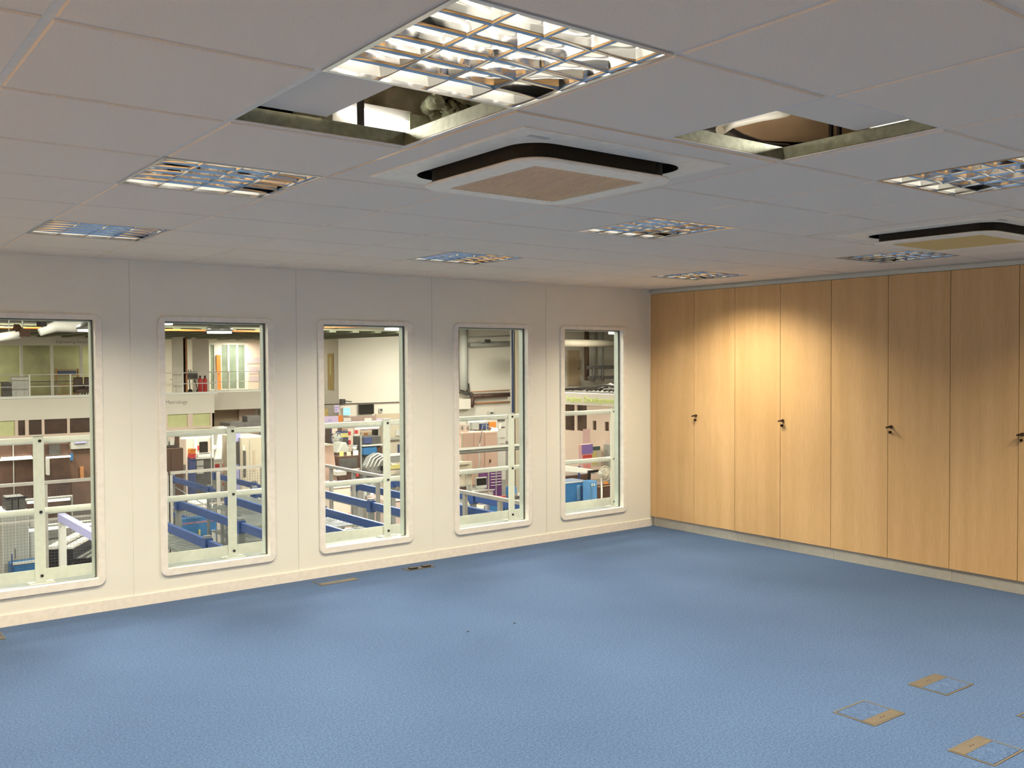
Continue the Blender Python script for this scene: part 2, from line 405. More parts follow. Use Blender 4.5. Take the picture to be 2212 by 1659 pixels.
# the pieces of tile round the cassettes
for (au, av) in ACS:
    cx, cy = GX + T * au, GY + T * av
    o, i_ = .586, .46
    for (a0, a1, c0, c1) in ((-o, -i_, -o, o), (i_, o, -o, o), (-i_, i_, -o, -i_), (-i_, i_, i_, o)):
        b.box(cx + a0, cx + a1, cy + c0, cy + c1, H - dz, H + .012)
ceil = struct(b.build('ceiling', M_tile))
gr = MB(); gw = .012
acr = [(GX + T * a - .45, GX + T * a + .45, GY + T * c - .45, GY + T * c + .45) for a, c in ACS]
def seg(line, lo, hi, vert):
    cuts = []
    for (x0, x1, y0, y1) in acr:
        if vert and x0 < line < x1: cuts.append((y0, y1))
        if not vert and y0 < line < y1: cuts.append((x0, x1))
    cuts.sort(); cur = lo
    for a, c in cuts:
        if a > cur: yield cur, a
        cur = c
    if cur < hi: yield cur, hi
for u in range(-6, 10):
    x = GX + T * u
    for a, c in seg(x, RYMIN, -.012, True):
        gr.box(x - gw, x + gw, a, c, H, H + .003); gr.box(x - .002, x + .002, a, c, H + .003, H + .040, 1)
for v in range(-7, 8):
    y = GY + T * v
    for a, c in seg(y, RXMIN, -.012, False):
        gr.box(a, c, y - gw, y + gw, H + .0005, H + .0035); gr.box(a, c, y - .002, y + .002, H + .0035, H + .040, 1)
gr.box(RXMIN, -.001, -.022, -.001, H - .004, H - .001)
gr.box(-.022, -.001, -4.2, -.022, H - .004, H - .001)
gr.build('ceiling_grid', [M_grid, M_gridweb], ceil)
# tile edges showing round the two open tiles
for n_, (u, v) in enumerate(HOLES):
    x0, x1, y0, y1 = GX + T * u + .012, GX + T * (u + 1) - .012, GY + T * v + .012, GY + T * (v + 1) - .012
    e = MB()
    e.box(x0 - .009, x0, y0, y1, H + .0045, H + .046); e.box(x1, x1 + .009, y0, y1, H + .0045, H + .046)
    e.box(x0, x1, y0 - .009, y0, H + .0045, H + .046); e.box(x0, x1, y1, y1 + .009, H + .0045, H + .046)
    e.build('tile_opening_edge', M_gridweb, ceil)

# --- recessed louvre lights
def make_fixture(lit):
    t = D.objects.new('ceiling_light', None); C.objects.link(t)
    hw = .283
    fr = MB()
    for (a0, a1, c0, c1) in ((-.297, -hw, -.297, .297), (hw, .297, -.297, .297), (-hw, hw, -.297, -hw), (-hw, hw, hw, .297)):
        fr.box(a0, a1, c0, c1, -.004, .006)
    fr.build('frame', M_chrome, t)
    hs = MB()
    hs.box(-.29, .29, -.29, .29, .082, .088)
    for (a0, a1, c0, c1) in ((-.29, -.287, -.29, .29), (.287, .29, -.29, .29), (-.287, .287, -.29, -.287), (-.287, .287, .287, .29)):
        hs.box(a0, a1, c0, c1, .007, .082)
    hs.build('housing', M_ltgrey, t)
    lv = MB(); p = 2 * hw / 4; ztop = .042
    def prof(c, wb, wt):   # concave reflector cross-section: thin below, wide above
        L = []
        for k in range(5):
            s = k / 4; L.append((wb + (wt - wb) * s ** 1.8, ztop * s))
        return [(c - w, z) for w, z in L] + [(c + w, z) for w, z in L[::-1]]
    for k in range(5):
        c = -hw + k * p
        pr = prof(c, .0012, .0062)
        if k == 0: pr = [(max(x, -hw), z) for x, z in pr]
        if k == 4: pr = [(min(x, hw), z) for x, z in pr]
        lv.prism(pr, -hw, hw, 'y', 0, True)
    q = 2 * hw / 6
    for k in range(1, 6):
        c = -hw + k * q
        L = [(.0010 + .0045 * (s / 3) ** 1.5, (ztop - .004) * s / 3) for s in range(4)]
        lv.prism([(c - w, z) for w, z in L] + [(c + w, z) for w, z in L[::-1]], -hw, hw, 'x', 0, True)
    lv.build('louvre', M_mirror, t)
    for k in range(4):
        c = -hw + (k + .5) * p
        MB().tube([(c, -.275, .060), (c, .275, .060)], .008, 10).build('lamp_tube', M_tube if lit else M_tube_off, t)
    return t
fx_on, fx_off = make_fixture(1), make_fixture(0)
fx_lab = {(0, -1): 'large bright louvred ceiling light at the top of the photo', (0, 2): 'louvred ceiling light with orange reflections left of the middle air conditioner',
          (0, 5): 'leftmost louvred ceiling light, blue and orange reflections, nearest the left edge', (4, -1): 'louvred ceiling light cut by the right edge of the photo',
          (4, 2): 'louvred ceiling light beyond the middle air conditioner, right of centre', (4, 5): 'small louvred ceiling light close above the third and fourth windows',
          (8, 2): 'unlit louvred ceiling light below the right-hand air conditioner', (8, 5): 'farthest louvred ceiling light, above the room corner and cupboards'}
used = {0: False, 1: False}
LIGHT_COL = (1.0, .865, .615)
def room_lamp(x, y, pw):
    ld = D.lights.new('lamp_light', 'AREA'); ld.shape = 'SQUARE'; ld.size = .54; ld.energy = pw; ld.color = LIGHT_COL
    ld.spread = math.radians(138)
    lo = D.objects.new('lamp_light', ld); C.objects.link(lo); lo.location = (x, y, H - .012)
PW = 41.0
for (u, v), lit in FIX.items():
    src = fx_on if lit else fx_off
    t = src if not used[lit] else copy_tree(src)
    used[lit] = True
    t.location = (GX + T * (u + .5), GY + T * (v + .5), H)
    tag(t, fx_lab[(u, v)], 'ceiling light', 'recessed louvre ceiling lights')
    if lit: room_lamp(t.location.x, t.location.y, PW)
for (u, v) in HID:      # the same lights go on behind and beside the camera
    room_lamp(GX + T * (u + .5), GY + T * (v + .5), PW)

# --- air-conditioning cassettes
def cassette(au, av, label, grillm):
    cx, cy = GX + T * au, GY + T * av
    t = thing('air_conditioner', (cx, cy, H - .063), label, 'air conditioner', 'ceiling air conditioning cassettes')
    hw = .475
    N = 7
    def loop(h, r, z): return [(cx + p[0], cy + p[1], z) for p in rrect(-h, h, -h, h, r, N)]
    def skin(L):
        n = len(L[0]); v = [q for l in L for q in l]
        return MB().add(v, [(a * n + k, a * n + (k + 1) % n, (a + 1) * n + (k + 1) % n, (a + 1) * n + k) for a in range(len(L) - 1) for k in range(n)])
    # outer panel, dark air gap all round, and the lowered centre plate
    skin([loop(hw, .004, H - .002), loop(hw, .004, H - .008), loop(hw - .010, .01, H - .012), loop(.374, .11, H - .013)]).build('panel', M_ac, t)
    skin([loop(.374, .11, H - .013), loop(.372, .11, H + .02), loop(.328, .09, H + .02), loop(.328, .09, H - .050)]).build('air_slot', M_slot, t)
    skin([loop(.328, .09, H - .050), loop(.348, .10, H - .0505), loop(.350, .10, H - .055), loop(.343, .095, H - .061), loop(.255, .006, H - .0615)]).build('centre_panel', M_ac, t)
    gm = MB(); gh = .254
    gm.box(cx - gh, cx + gh, cy - gh, cy + gh, H - .0615, H - .057)
    k = -gh + .010
    while k < gh - .008:
        gm.box(cx + k, cx + k + .006, cy - gh, cy + gh, H - .0635, H - .0615); k += .0175
    gm.build('grille', grillm, t)
    MB().box(cx - .41, cx - .33, cy - .425, cy - .405, H - .0145, H - .0125).build('maker_plate', M_plinth, t)
    return t
M_gr1 = mat('grille_tan', (.74, .56, .37), .6, noise=.05, nscale=60)
M_gr2 = mat('grille_yellow', (.74, .58, .27), .6, noise=.05, nscale=60)
cassette(2, 1, 'square white ceiling air conditioner with tan grille in the middle of the ceiling', M_gr1)
cassette(7, 1, 'square white ceiling air conditioner with yellowish grille at the right edge', M_gr2)

# --- what shows through the two open tiles
def lifted_tile(x0, x1, y0, y1, z, label):
    t = MB().box(x0, x1, y0, y1, z, z + .015)
    o = t.build('ceiling_tile', M_tile, origin=((x0 + x1) / 2, (y0 + y1) / 2, z), bevel=.003)
    tag(o, label, 'ceiling tile', 'loose ceiling tiles')
hx, hy = GX + T * 0, GY + T * 0
lifted_tile(hx - .30, hx + .30, hy - .02, hy + .57, H + .048, 'lifted ceiling tile half covering the opening left of the bright light')
gx2, gy2 = GX + T * 2, GY - T
lifted_tile(gx2 + .0, gx2 + .59, gy2 - .28, gy2 + .30, H + .048, 'lifted ceiling tile half covering the right-hand ceiling opening')
# foil, lamp batten and strap above the left opening
yb = hy + .86
def wavy(name, px0, py0, px1, py1, Y, m, origin, nx=18, nz=8, amp=.03):
    a, c = P(px0, py1, Y=Y), P(px1, py0, Y=Y); b = MB(); vs = []
    for i in range(nx + 1):
        for j in range(nz + 1):
            x = a.x + (c.x - a.x) * i / nx; zz = a.z + (c.z - a.z) * j / nz
            vs.append((x, Y + amp * math.sin(i * 1.9 + j) + amp * .6 * math.sin(j * 2.7 - i * .8), zz))
    n = len(vs); vs2 = [(x, y + .012, zz) for x, y, zz in vs]
    q = lambda o: [(o + i * (nz + 1) + j, o + (i + 1) * (nz + 1) + j, o + (i + 1) * (nz + 1) + j + 1, o + i * (nz + 1) + j + 1) for i in range(nx) for j in range(nz)]
    b.add(vs + vs2, q(0) + q(n), 0, True)
    return b.build(name, m, origin=origin)
o = wavy('foil_blanket', 640, 110, 1180, 330, yb + .34, M_foil, (hx + .6, yb + .34, H + .05)); tag(o, 'crumpled silver foil blanket seen through the left ceiling opening', 'insulation')
bt = thing('batten_light', (hx + .45, yb, H + .1), 'bright fluorescent batten seen up through the left ceiling opening', 'light')
a = P(736, 262, Y=yb); c_ = P(884, 262, Y=yb)
zb0, zb1 = P(800, 290, Y=yb).z, P(800, 240, Y=yb).z
MB().prism([(a.x, zb1 - .015), (a.x + .06, zb1 + .01), (c_.x, zb1 - .012), (c_.x, zb0 - .01), (a.x + .12, zb0 + .02)], yb, yb + .02, 'y').build('diffuser', M_lampw, bt)
MB().box(a.x - .02, c_.x + .02, yb + .021, yb + .10, zb0 - .02, zb1 + .03).build('tray', M_ltgrey, bt)
s0 = P(779, 245, Y=yb - .16)
o = MB().box(s0.x - .014, s0.x + .014, yb - .16, yb - .13, H + .05, H + .36).build('hanger_strap', M_black, origin=(s0.x, yb - .15, H + .05)); tag(o, 'black hanger strap in front of the batten light above the left opening', 'strap')
b = MB(); w0 = P(975, 228, Y=yb - .05)
for k in range(34):
    a0 = w0 + Vector((random.uniform(-.13, .13), random.uniform(-.08, .08), random.uniform(-.045, .05)))
    b.tube([a0, a0 + Vector((random.uniform(-.05, .05), random.uniform(-.04, .04), random.uniform(-.02, .02))), a0 + Vector((random.uniform(-.09, .09), random.uniform(-.06, .06), random.uniform(-.03, .03)))], [.012, .028, .010], 8)
o = b.build('insulation_wool', M_wool, origin=w0); tag(o, 'dark grey-green insulation wool at right of the left ceiling opening', 'insulation', kind='stuff')
a = P(886, 296, Y=yb - .02); c_ = P(1075, 250, Y=yb - .02)
o = MB().box(a.x, c_.x, yb - .02, yb - .008, H + .05, P(960, 262, Y=yb).z).build('square_duct', M_gridweb, origin=((a.x + c_.x) / 2, yb, H + .05)); tag(o, 'plain grey-green duct side at lower right of the left ceiling opening', 'duct')
def void_lamp(x, y, z_, pw, rot, sx, sy):
    ld = D.lights.new('batten_or_fill_lamp', 'AREA'); ld.shape = 'RECTANGLE'; ld.size = sx; ld.size_y = sy; ld.energy = pw; ld.color = (1, .92, .8)
    lo = D.objects.new('batten_or_fill_lamp', ld); C.objects.link(lo); lo.location = (x, y, z_); lo.rotation_euler = rot
void_lamp(hx + .45, yb - .012, (zb0 + zb1) / 2, 5, (-PI / 2, 0, 0), .4, .06)
# beige duct, cables, straps and tube above the right opening
yd = gy2 + 1.15
za_ = P(1700, 275, Y=yd).z
pts = []
for k in range(15):
    s = k / 14; pts.append((gx2 - .5 + 2.6 * s, yd + .10 * math.sin(s * 6), za_ + .11 + .04 * math.sin(s * 8)))
o = MB().tube(pts, .17, 24).build('flexible_duct', M_duct, origin=(gx2 + .6, yd, H + .1)); tag(o, 'beige wrapped duct crossing above the right-hand ceiling opening', 'duct')
yc = gy2 + .86
pts = [P(px, py, Y=yc) for px, py in ((1470, 285), (1530, 283), (1565, 280), (1600, 300), (1650, 318), (1700, 322))]
o = MB().tube(pts, .022, 10).build('black_cable', M_black, origin=(gx2, yc, H + .1)); tag(o, 'thick black cable sagging in the right-hand ceiling opening', 'cable')
yp = gy2 + .66
pts = [P(px, py, Y=yp) for px, py in ((1555, 282), (1580, 266), (1640, 252), (1700, 242))]
o = MB().tube(pts, .018, 10).build('pipe_lagging', M_ltgrey, origin=(gx2, yp, H + .1)); tag(o, 'pale grey lagged pipe at the left of the right-hand ceiling opening', 'pipe')
for px, lb in ((1795, 'left of two black straps round the duct above the right-hand opening'), (1813, 'right of two black straps round the duct above the right-hand opening')):
    q = P(px, 280, Y=yc)
    o = MB().box(q.x - .009, q.x + .009, yc - .006, yc + .006, H + .05, H + .5).build('duct_strap', M_black, origin=(q.x, yc, H + .05)); tag(o, lb, 'strap', 'black duct straps')
t0, t1 = P(1893, 287, X=gx2 + .75), P(1990, 262, X=gx2 + .75)
tt = thing('lamp_tube_fitting', (gx2 + .75, (t0.y + t1.y) / 2, t0.z), 'white lit tube beside the right edge of the right-hand ceiling opening', 'light')
zt_ = (t0.z + t1.z) / 2
MB().tube([(gx2 + .75, t1.y - .1, zt_), (gx2 + .75, t0.y, zt_)], .014, 10).build('lamp_tube', M_lampw, tt)
MB().box(gx2 + .72, gx2 + .79, t1.y - .12, t0.y + .02, zt_ + .016, zt_ + .05).build('tray', M_ltgrey, tt)
void_lamp(gx2 + .735, (t0.y + t1.y) / 2, zt_, 4, (0, PI / 2 * 1.0, 0), .03, .5)
void_lamp(gx2 + .4, gy2 + .7, H + .55, 7, (.5, 0, 0), .5, .05)  # added fill lamp to brighten the duct
p0_, p1_ = P(1822, 300, Y=yc + .02), P(1868, 280, Y=yc + .02)
o = MB().tube([p0_, p1_], .014, 8).build('copper_pipe', M_duct, origin=p0_); tag(o, 'pale slanting pipe right of the two black straps', 'pipe')

# --- floor boxes
def floor_box(x0, x1, y0, y1, plate, label, slots=False, thin=.009):
    """plate: which side carries the metal strip: 'x0','x1','y0'"""
    t = thing('floor_box', ((x0 + x1) / 2, (y0 + y1) / 2, 0), label, 'floor box', 'floor outlet boxes in the carpet')
    fr = MB(); w = thin; z = .003
    fr.box(x0, x1, y0, y0 + w, -.002, z); fr.box(x0, x1, y1 - w, y1, -.002, z); fr.box(x0, x0 + w, y0 + w, y1 - w, -.002, z); fr.box(x1 - w, x1, y0 + w, y1 - w, -.002, z)
    fr.build('frame', M_boxm, t)
    g = .003
    ix0, ix1, iy0, iy1 = x0 + w, x1 - w, y0 + w, y1 - w
    pw = .062
    MB().box(ix0, ix1, iy0, iy1, -.004, .0006).build('gap', M_boxdk, t)
    if plate == 'y1':
        pl = (ix0 + g, ix1 - g, iy1 - pw, iy1 - .001); cp = (ix0 + g, ix1 - g, iy0 + g, iy1 - pw - .001)
    elif plate == 'y0':
        pl = (ix0 + g, ix1 - g, iy0 + .001, iy0 + pw); cp = (ix0 + g, ix1 - g, iy0 + pw + .001, iy1 - g)
    elif plate == 'x0':
        pl = (ix0 + .001, ix0 + pw, iy0 + g, iy1 - g); cp = (ix0 + pw + .001, ix1 - g, iy0 + g, iy1 - g)
    else:
        pl = (ix1 - pw, ix1 - .001, iy0 + g, iy1 - g); cp = (ix0 + g, ix1 - pw - .001, iy0 + g, iy1 - g)
    p = MB().box(*pl, 0, .0035).build('cable_flap', M_boxm, t)
    cx, cy = (pl[0] + pl[1]) / 2, (pl[2] + pl[3]) / 2
    if slots:
        L = pl[1] - pl[0]
        MB().box(pl[0] + .02, pl[0] + .02 + L * .30, cy - .020, cy + .020, .0035, .014).build('cable_outlet', M_black, t)
        MB().box(pl[1] - .02 - L * .30, pl[1] - .02, cy - .020, cy + .020, .0035, .014).build('cable_outlet', M_black, t)
    else:
        dx, dy = (.0, .012) if plate[0] == 'x' else (.012, 0)
        for s in (-1, 1):
            MB().tube([(cx + s * dx, cy + s * dy, .0035), (cx + s * dx, cy + s * dy, .0045)], .005, 10).build('screw', M_boxdk, p)
    MB().box(*cp, 0, .0032).build('carpet_insert', M_carpet, t)
floor_box(-2.347, -2.077, -4.357, -4.145, 'y1', 'floor box with metal strip at its left end, farthest of the right-hand three')
floor_box(-2.990, -2.732, -4.355, -4.134, 'y0', 'floor box with metal strip at its front right side, left of the right-hand three')
floor_box(-2.990, -2.727, -4.900, -4.697, 'y1', 'floor box cut by the bottom right corner of the photo')
floor_box(-2.350, -2.08, -4.905, -4.695, 'y0', 'floor box just showing one corner at the right edge')
floor_box(-3.775, -3.455, -.262, -.092, 'y0', 'floor box close to the skirting below the third window')
floor_box(-3.000, -2.742, -.245, -.125, 'y0', 'floor box with two black cable outlets near the skirting', slots=True, thin=.008)
floor_box(-6.20, -5.905, -.305, -.125, 'y0', 'floor box just showing one corner at the left edge by the skirting')

for x_, y_, lb in ((1011, 1365, 'dark fluff speck on the open carpet, nearer of the two'), (1112, 1347, 'dark fluff speck on the open carpet, farther of the two')):
    q = P(x_, y_, Z=.002)
    o = MB().tube([(q.x - .012, q.y, .003), (q.x, q.y + .004, .005), (q.x + .012, q.y + .002, .003)], [.001, .003, .001], 6).build('fluff', M_black, origin=(q.x, q.y, 0)); tag(o, lb, 'fluff', 'fluff specks on the carpet')

# ================================================================== OUTSIDE THE WINDOWS: walkway rail and the machine hall
FL = -3.5
struct(MB().box(-15, 45, .15, 50, FL - .1, FL).build('floor_hall', M_hfloor))
struct(MB().box(-14, .8, .086, .72, -.12, .140).box(-14, .8, .70, .73, -.10, .150).build('walkway_slab', M_ledge))
struct(MB().box(-15, 45, .05, .14, FL, -.13).build('wall_under_office', M_hwhite))
struct(MB().box(.56, 45, .15, .25, -.13, 4.0).build('wall_beside_office', M_hwhite))
struct(MB().box(-15.1, -15, .15, 50, FL, 4.0).build('wall_hall_left', M_hwhite))
struct(MB().box(45, 45.1, .15, 50, FL, 4.0).build('wall_hall_right', M_hwhite))
rb = MB().box(-15, 45, .1, 50, 4.0, 4.1)
for k in range(12): rb.box(-15, 45, 2 + k * 4, 2.15 + k * 4, 3.75, 4.0)
struct(rb.build('ceiling_hall', M_roof))
# --- guard rail on the walkway
t = thing('guard_rail', (-2.8, .5, .14), 'white tubular guard rail on the walkway outside all five windows', 'railing')
PX = [-8.32, -6.94, -5.553, -4.165, -2.765, -1.385, -.035]
for x in PX:
    p = MB(); p.box(x - .035, x + .035, .495, .507, .15, 1.178)
    po = p.build('post', M_rail, t, bevel=.003)
    MB().box(x - .075, x + .085, .44, .58, .141, .151).build('base_plate', M_rail, po)
    for z in (.195, .645, 1.145):
        MB().tube([(x + .008, .495, z), (x + .008, .486, z)], .0105, 8).build('bolt', M_black, po)
    MB().box(x - .038, x + .032, .485, .53, 1.178, 1.182).build('cap', M_greyc, po)
MB().tube([(-9, .535, 1.145), (.7, .535, 1.145)], .024, 14).build('top_rail', M_rail, t)
MB().tube([(-9, .535, .645), (.7, .535, .645)], .024, 14).build('mid_rail', M_rail, t)
MB().box(-9, .7, .510, .514, .156, .240).build('toe_board', M_rail, t)

# --- far mezzanine offices (left part) behind a balcony
YA, YF, YB = 41.0, 43.5, 46.5
XA1 = P(462, 860, Y=YA).x          # right end of the left block
struct(MB().box(-15, XA1, YA, 47, -.32, 0).box(-15, XA1, YA - .05, YA, -.95, .02).build('mezzanine_slab', M_hwhite))
struct(MB().box(-15, 45, 47, 47.1, FL, 4.0).build('wall_hall_far', M_hwhite))
# soffit of the lower roof over the offices
sb = MB().box(-15, 17.6, 30, 47, 2.98, 3.05)
for k in range(30): sb.box(-15 + k * 1.1, -14.7 + k * 1.1, 30, 47, 2.90, 2.98)
struct(sb.build('ceiling_soffit', M_roof))
def facade(name, Y, x0, x1, z0, z1, panes, mframe, label=None, depth=.12):
    """a framed glazed front; panes = list of (x0, x1, z0, z1, material)"""
    r = sroot(name, ((x0 + x1) / 2, Y, z0))
    b = MB()
    xs = sorted({x0, x1} | {p[0] for p in panes} | {p[1] for p in panes}); zs = sorted({z0, z1} | {p[2] for p in panes} | {p[3] for p in panes})
    for i in range(len(xs) - 1):
        for j in range(len(zs) - 1):
            cx, cz = (xs[i] + xs[i + 1]) / 2, (zs[j] + zs[j + 1]) / 2
            if any(p[0] < cx < p[1] and p[2] < cz < p[3] for p in panes): continue
            b.box(xs[i], xs[i + 1], Y, Y + depth, zs[j], zs[j + 1])
    b.build('window_frame', mframe, r)
    for p in panes: MB().box(p[0], p[1], Y + depth * .4, Y + depth * .5, p[2], p[3]).build('pane', p[4], r)
    return r
def xs(Y, *px): return [P(q, 800, Y=Y).x for q in px]
def z(py, px, Y): return P(px, py, Y=Y).z
# upper floor offices
e = xs(YF, -60, 44, 50, 110, 116, 173, 179, 300, 352)
zt, zb = z(744, 100, YF), .03
struct(MB().box(-15, e[8], YF, YF + .1, zt, 2.98).build('wall_fascia', M_hwhite))
facade('window_6', YF, -15, e[7], zb, zt, [(e[0], e[1], zb + .05, zt - .05, M_glass), (e[2], e[3], zb + .05, zt - .05, M_glass), (e[4], e[5], zb + .05, zt - .05, M_glass), (e[6], e[7] - .3, zb + .05, zt - .05, M_glass)], M_hwhite)
struct(MB().box(-15, e[7], 46.3, 46.4, 0, 2.9).build('wall_office_back', M_office))
def desk(loc, w, label, top=M_dkgrey, ztop=.74, d=.7, group='desks in the upper office'):
    x, y, z0 = loc
    t = thing('desk', loc, label, 'desk', group)
    MB().box(x - w / 2, x + w / 2, y - d / 2, y + d / 2, z0 + ztop - .04, z0 + ztop).build('desk_top', top, t)
    for sx in (-1, 1):
        for sy in (-1, 1):
            MB().box(x + sx * (w / 2 - .06) - .025, x + sx * (w / 2 - .06) + .025, y + sy * (d / 2 - .06) - .025, y + sy * (d / 2 - .06) + .025, z0, z0 + ztop - .04).build('leg', M_greyc, t)
    return t
for k, (px, lb) in enumerate(((20, 'dark desk in the upper office behind its leftmost pane'), (85, 'dark desk behind the second pane of the upper office'), (145, 'dark desk behind the third pane of the upper office'))):
    q = P(px, 850, Y=45); desk((q.x, 45, .0), 1.2, lb)
q = P(145, 800, Y=45.9)
t = thing('bookcase', (q.x, 45.9, 0), 'dim reddish bookcase in the upper office behind the third pane', 'bookcase')
b = MB().box(q.x - .5, q.x + .5, 45.75, 46.05, 0, .05); 
for zz in (.5, 1.0, 1.3): b.box(q.x - .5, q.x + .5, 45.75, 46.05, zz, zz + .03)
b.box(q.x - .53, q.x - .5, 45.75, 46.05, 0, 1.35); b.box(q.x + .5, q.x + .53, 45.75, 46.05, 0, 1.35); b.build('carcass', M_rust, t)
MB().box(q.x - .45, q.x + .42, 45.8, 46.0, 1.03, 1.25).build('file_row', M_navy, t)
# ground-floor glazing under the mezzanine
e = xs(YA, -80, 30, 37, 52, 60, 88, 94, 143, 149, 197, 203)
ztg, zmg, zbg = z(897, 100, YA), z(938, 100, YA), -2.9
facade('window_7', YA, -15, e[10] + .3, FL, -.95, [(e[0], e[1], zmg, ztg, M_paneyl), (e[2], e[3], zmg, ztg, M_panedk), (e[4], e[5], zmg, ztg, M_panedk), (e[6], e[7], zmg, ztg, M_panedk), (e[8], e[9], zmg, ztg, M_panedk),
       (e[2], e[5], zbg, zmg - .12, M_panedk), (e[6], e[9], zbg, zmg - .12, M_panedk)], M_hpink, depth=.2)
f_ = xs(YA, 353, 361, 404, 415, 453, 462)
za, zc = z(885, 400, YA), z(922, 400, YA)
facade('window_8', YA, e[10] + .3, XA1, FL, -.95, [(f_[1], f_[2], zc, za, M_paneyl), (f_[3], f_[4], zc, za, M_paneyl), (f_[3], f_[4], zc - .8, zc - .12, M_paneyl)], M_hpink, depth=.2)
struct(MB().box(XA1 - .1, XA1, YA, 46.9, FL, -.32).build('wall_return_lower', M_hbeige))
def sign(name, label, body, px, py, Y, h, m, mb=None, w=None, align='LEFT', cat='sign'):
    q = P(px, py, Y=Y)
    W = w or .56 * h * len(body)
    t = thing(name, (q.x + W / 2, Y - .02, q.z), label, cat)
    MB().box(q.x - .15, q.x + W + .15, Y - .03, Y - .005, q.z - h * .5, q.z + h * 1.1).build('board', mb or M_hwhite, t)
    text_part('lettering', body, h, (q.x, Y - .034, q.z), (1, 0, 0), (0, 0, 1), m, t, .002)
sign('sign_board', 'small grey-lettered sign on the white fascia above the upper office', 'Engineering Development', 120, 741, YF - .01, .19, M_text, w=1.35)
sign('sign_board', 'small grey-lettered sign on the fascia above the yellow-green windows', 'Metrology', 357, 873, YA - .05, .26, M_text)
# balcony rail of the far mezzanine
def railing(pts, label, zb_=0.0, sp=1.75, group=None, name='balcony_rail', m=M_rail, hh=(1.1, .55), r=.02):
    t = thing(name, (pts[0][0], pts[0][1], zb_), label, 'railing', group)
    for h_ in hh: MB().tube([(x, y, zb_ + h_) for x, y in pts], r, 6).build('rail', m, t)
    for i in range(len(pts) - 1):
        a, c = Vector(pts[i]), Vector(pts[i + 1]); L = (c - a).length; n = max(1, round(L / sp))
        for k in range(n + 1 if i == len(pts) - 2 else n):
            p = a.lerp(c, k / n); MB().box(p.x - .03, p.x + .03, p.y - .02, p.y + .02, zb_, zb_ + hh[0]).build('post', m, t)
    a = pts
    for i in range(len(pts) - 1):
        b = MB(); b.prism([(a[i][0], a[i][1]), (a[i + 1][0], a[i + 1][1]), (a[i + 1][0] + .02, a[i + 1][1] + .03), (a[i][0] + .02, a[i][1] + .03)], zb_ + .005, zb_ + .12, 'z'); b.build('toe_board', m, t)
q0 = P(66, 855, Y=YA - .02).x
railing([(q0 - 3.5, YA + .1), (q0 + 8.7, YA + .1)], 'white balcony rail on the far mezzanine edge beyond the two left windows', .021)
# things on the balcony
q = P(36, 855, Y=42.2)
t = thing('photocopier', (q.x, 42.2, 0), 'pale copier with dark front standing on the far mezzanine at far left', 'copier')
MB().box(q.x - .25, q.x + .45, 41.9, 42.5, .001, .85).build('body', M_ltgrey, t, bevel=.03); MB().box(q.x - .25, q.x + .45, 41.9, 42.5, .87, 1.02).build('lid', M_white, t, bevel=.02); MB().box(q.x - .62, q.x - .27, 41.95, 42.4, .001, .75).build('tray', M_dkgrey, t)
for k, (px, lb) in enumerate(((172, 'dark armchair on the far mezzanine, left of a pair'), (195, 'dark armchair on the far mezzanine, right of a pair'))):
    q = P(px, 850, Y=42.3)
    t = thing('armchair', (q.x, 42.3, 0), lb, 'chair', 'armchairs on the far mezzanine')
    MB().box(q.x - .2, q.x + .2, 42.05, 42.55, .2, .42).build('seat', M_dkbrown, t, bevel=.03); MB().box(q.x - .2, q.x + .2, 42.5, 42.65, .2, .95).build('backrest', M_dkbrown, t, bevel=.03)
    for s in (-1, 1):
        MB().box(q.x + s * .215 - .03, q.x + s * .215 + .03, 42.05, 42.6, .2, .60).build('armrest', M_dkbrown, t, bevel=.02)
        for yy in (42.1, 42.55): MB().tube([(q.x + s * .17, yy, 0.0), (q.x + s * .17, yy, .2)], .02, 6).build('leg', M_dkgrey, t)
# upper wall pieces of the left block, right end
w = xs(YF, 352, 379, 402, 452)
struct(MB().box(w[0], w[1], YF - 1.6, YF - 1.5, 0, 2.98).box(w[2] + .35, P(452, 800, Y=YF).x, YF, YF + .1, 0, 2.98).box(w[0], w[3], 46.2, 46.3, 0, 2.98).build('wall_upper_mid', M_hwhite))
q = P(399, 780, Y=42.0)
o = MB().box(q.x - .10, q.x + .10, 41.9, 42.1, .03, 2.9).build('steel_column', M_rust, origin=(q.x, 42, 0)); tag(o, 'rust-orange steel column rising behind the far balcony rail', 'column')
q = P(390, 850, Y=42.4)
t = thing('plan_table', (q.x, 42.6, 0), 'grey folding trestle table on the far mezzanine beside the rust column', 'table')
MB().box(q.x - .35, q.x + 1.2, 42.3, 42.9, .74, .78).build('table_top', M_greyc, t)
for s in (-.25, 1.1):
    for yy in (42.35, 42.85): MB().tube([(q.x + s, yy, 0.0), (q.x + s + (.2 if s < 0 else -.2), yy, .74)], .02, 6).build('leg', M_dkgrey, t)
MB().box(q.x - .1, q.x + .9, 42.4, 42.8, .79, 1.15).build('crate', M_dkgrey, t)
q = P(385, 738, Y=42.8)
o = MB().rbox((q.x, 42.8, 2.25), (.35, .3, .35), rx=.4).build('heater_unit', M_greyc, origin=(q.x, 42.8, 2.1)); tag(o, 'grey fan heater hung high left of the rust column', 'heater')
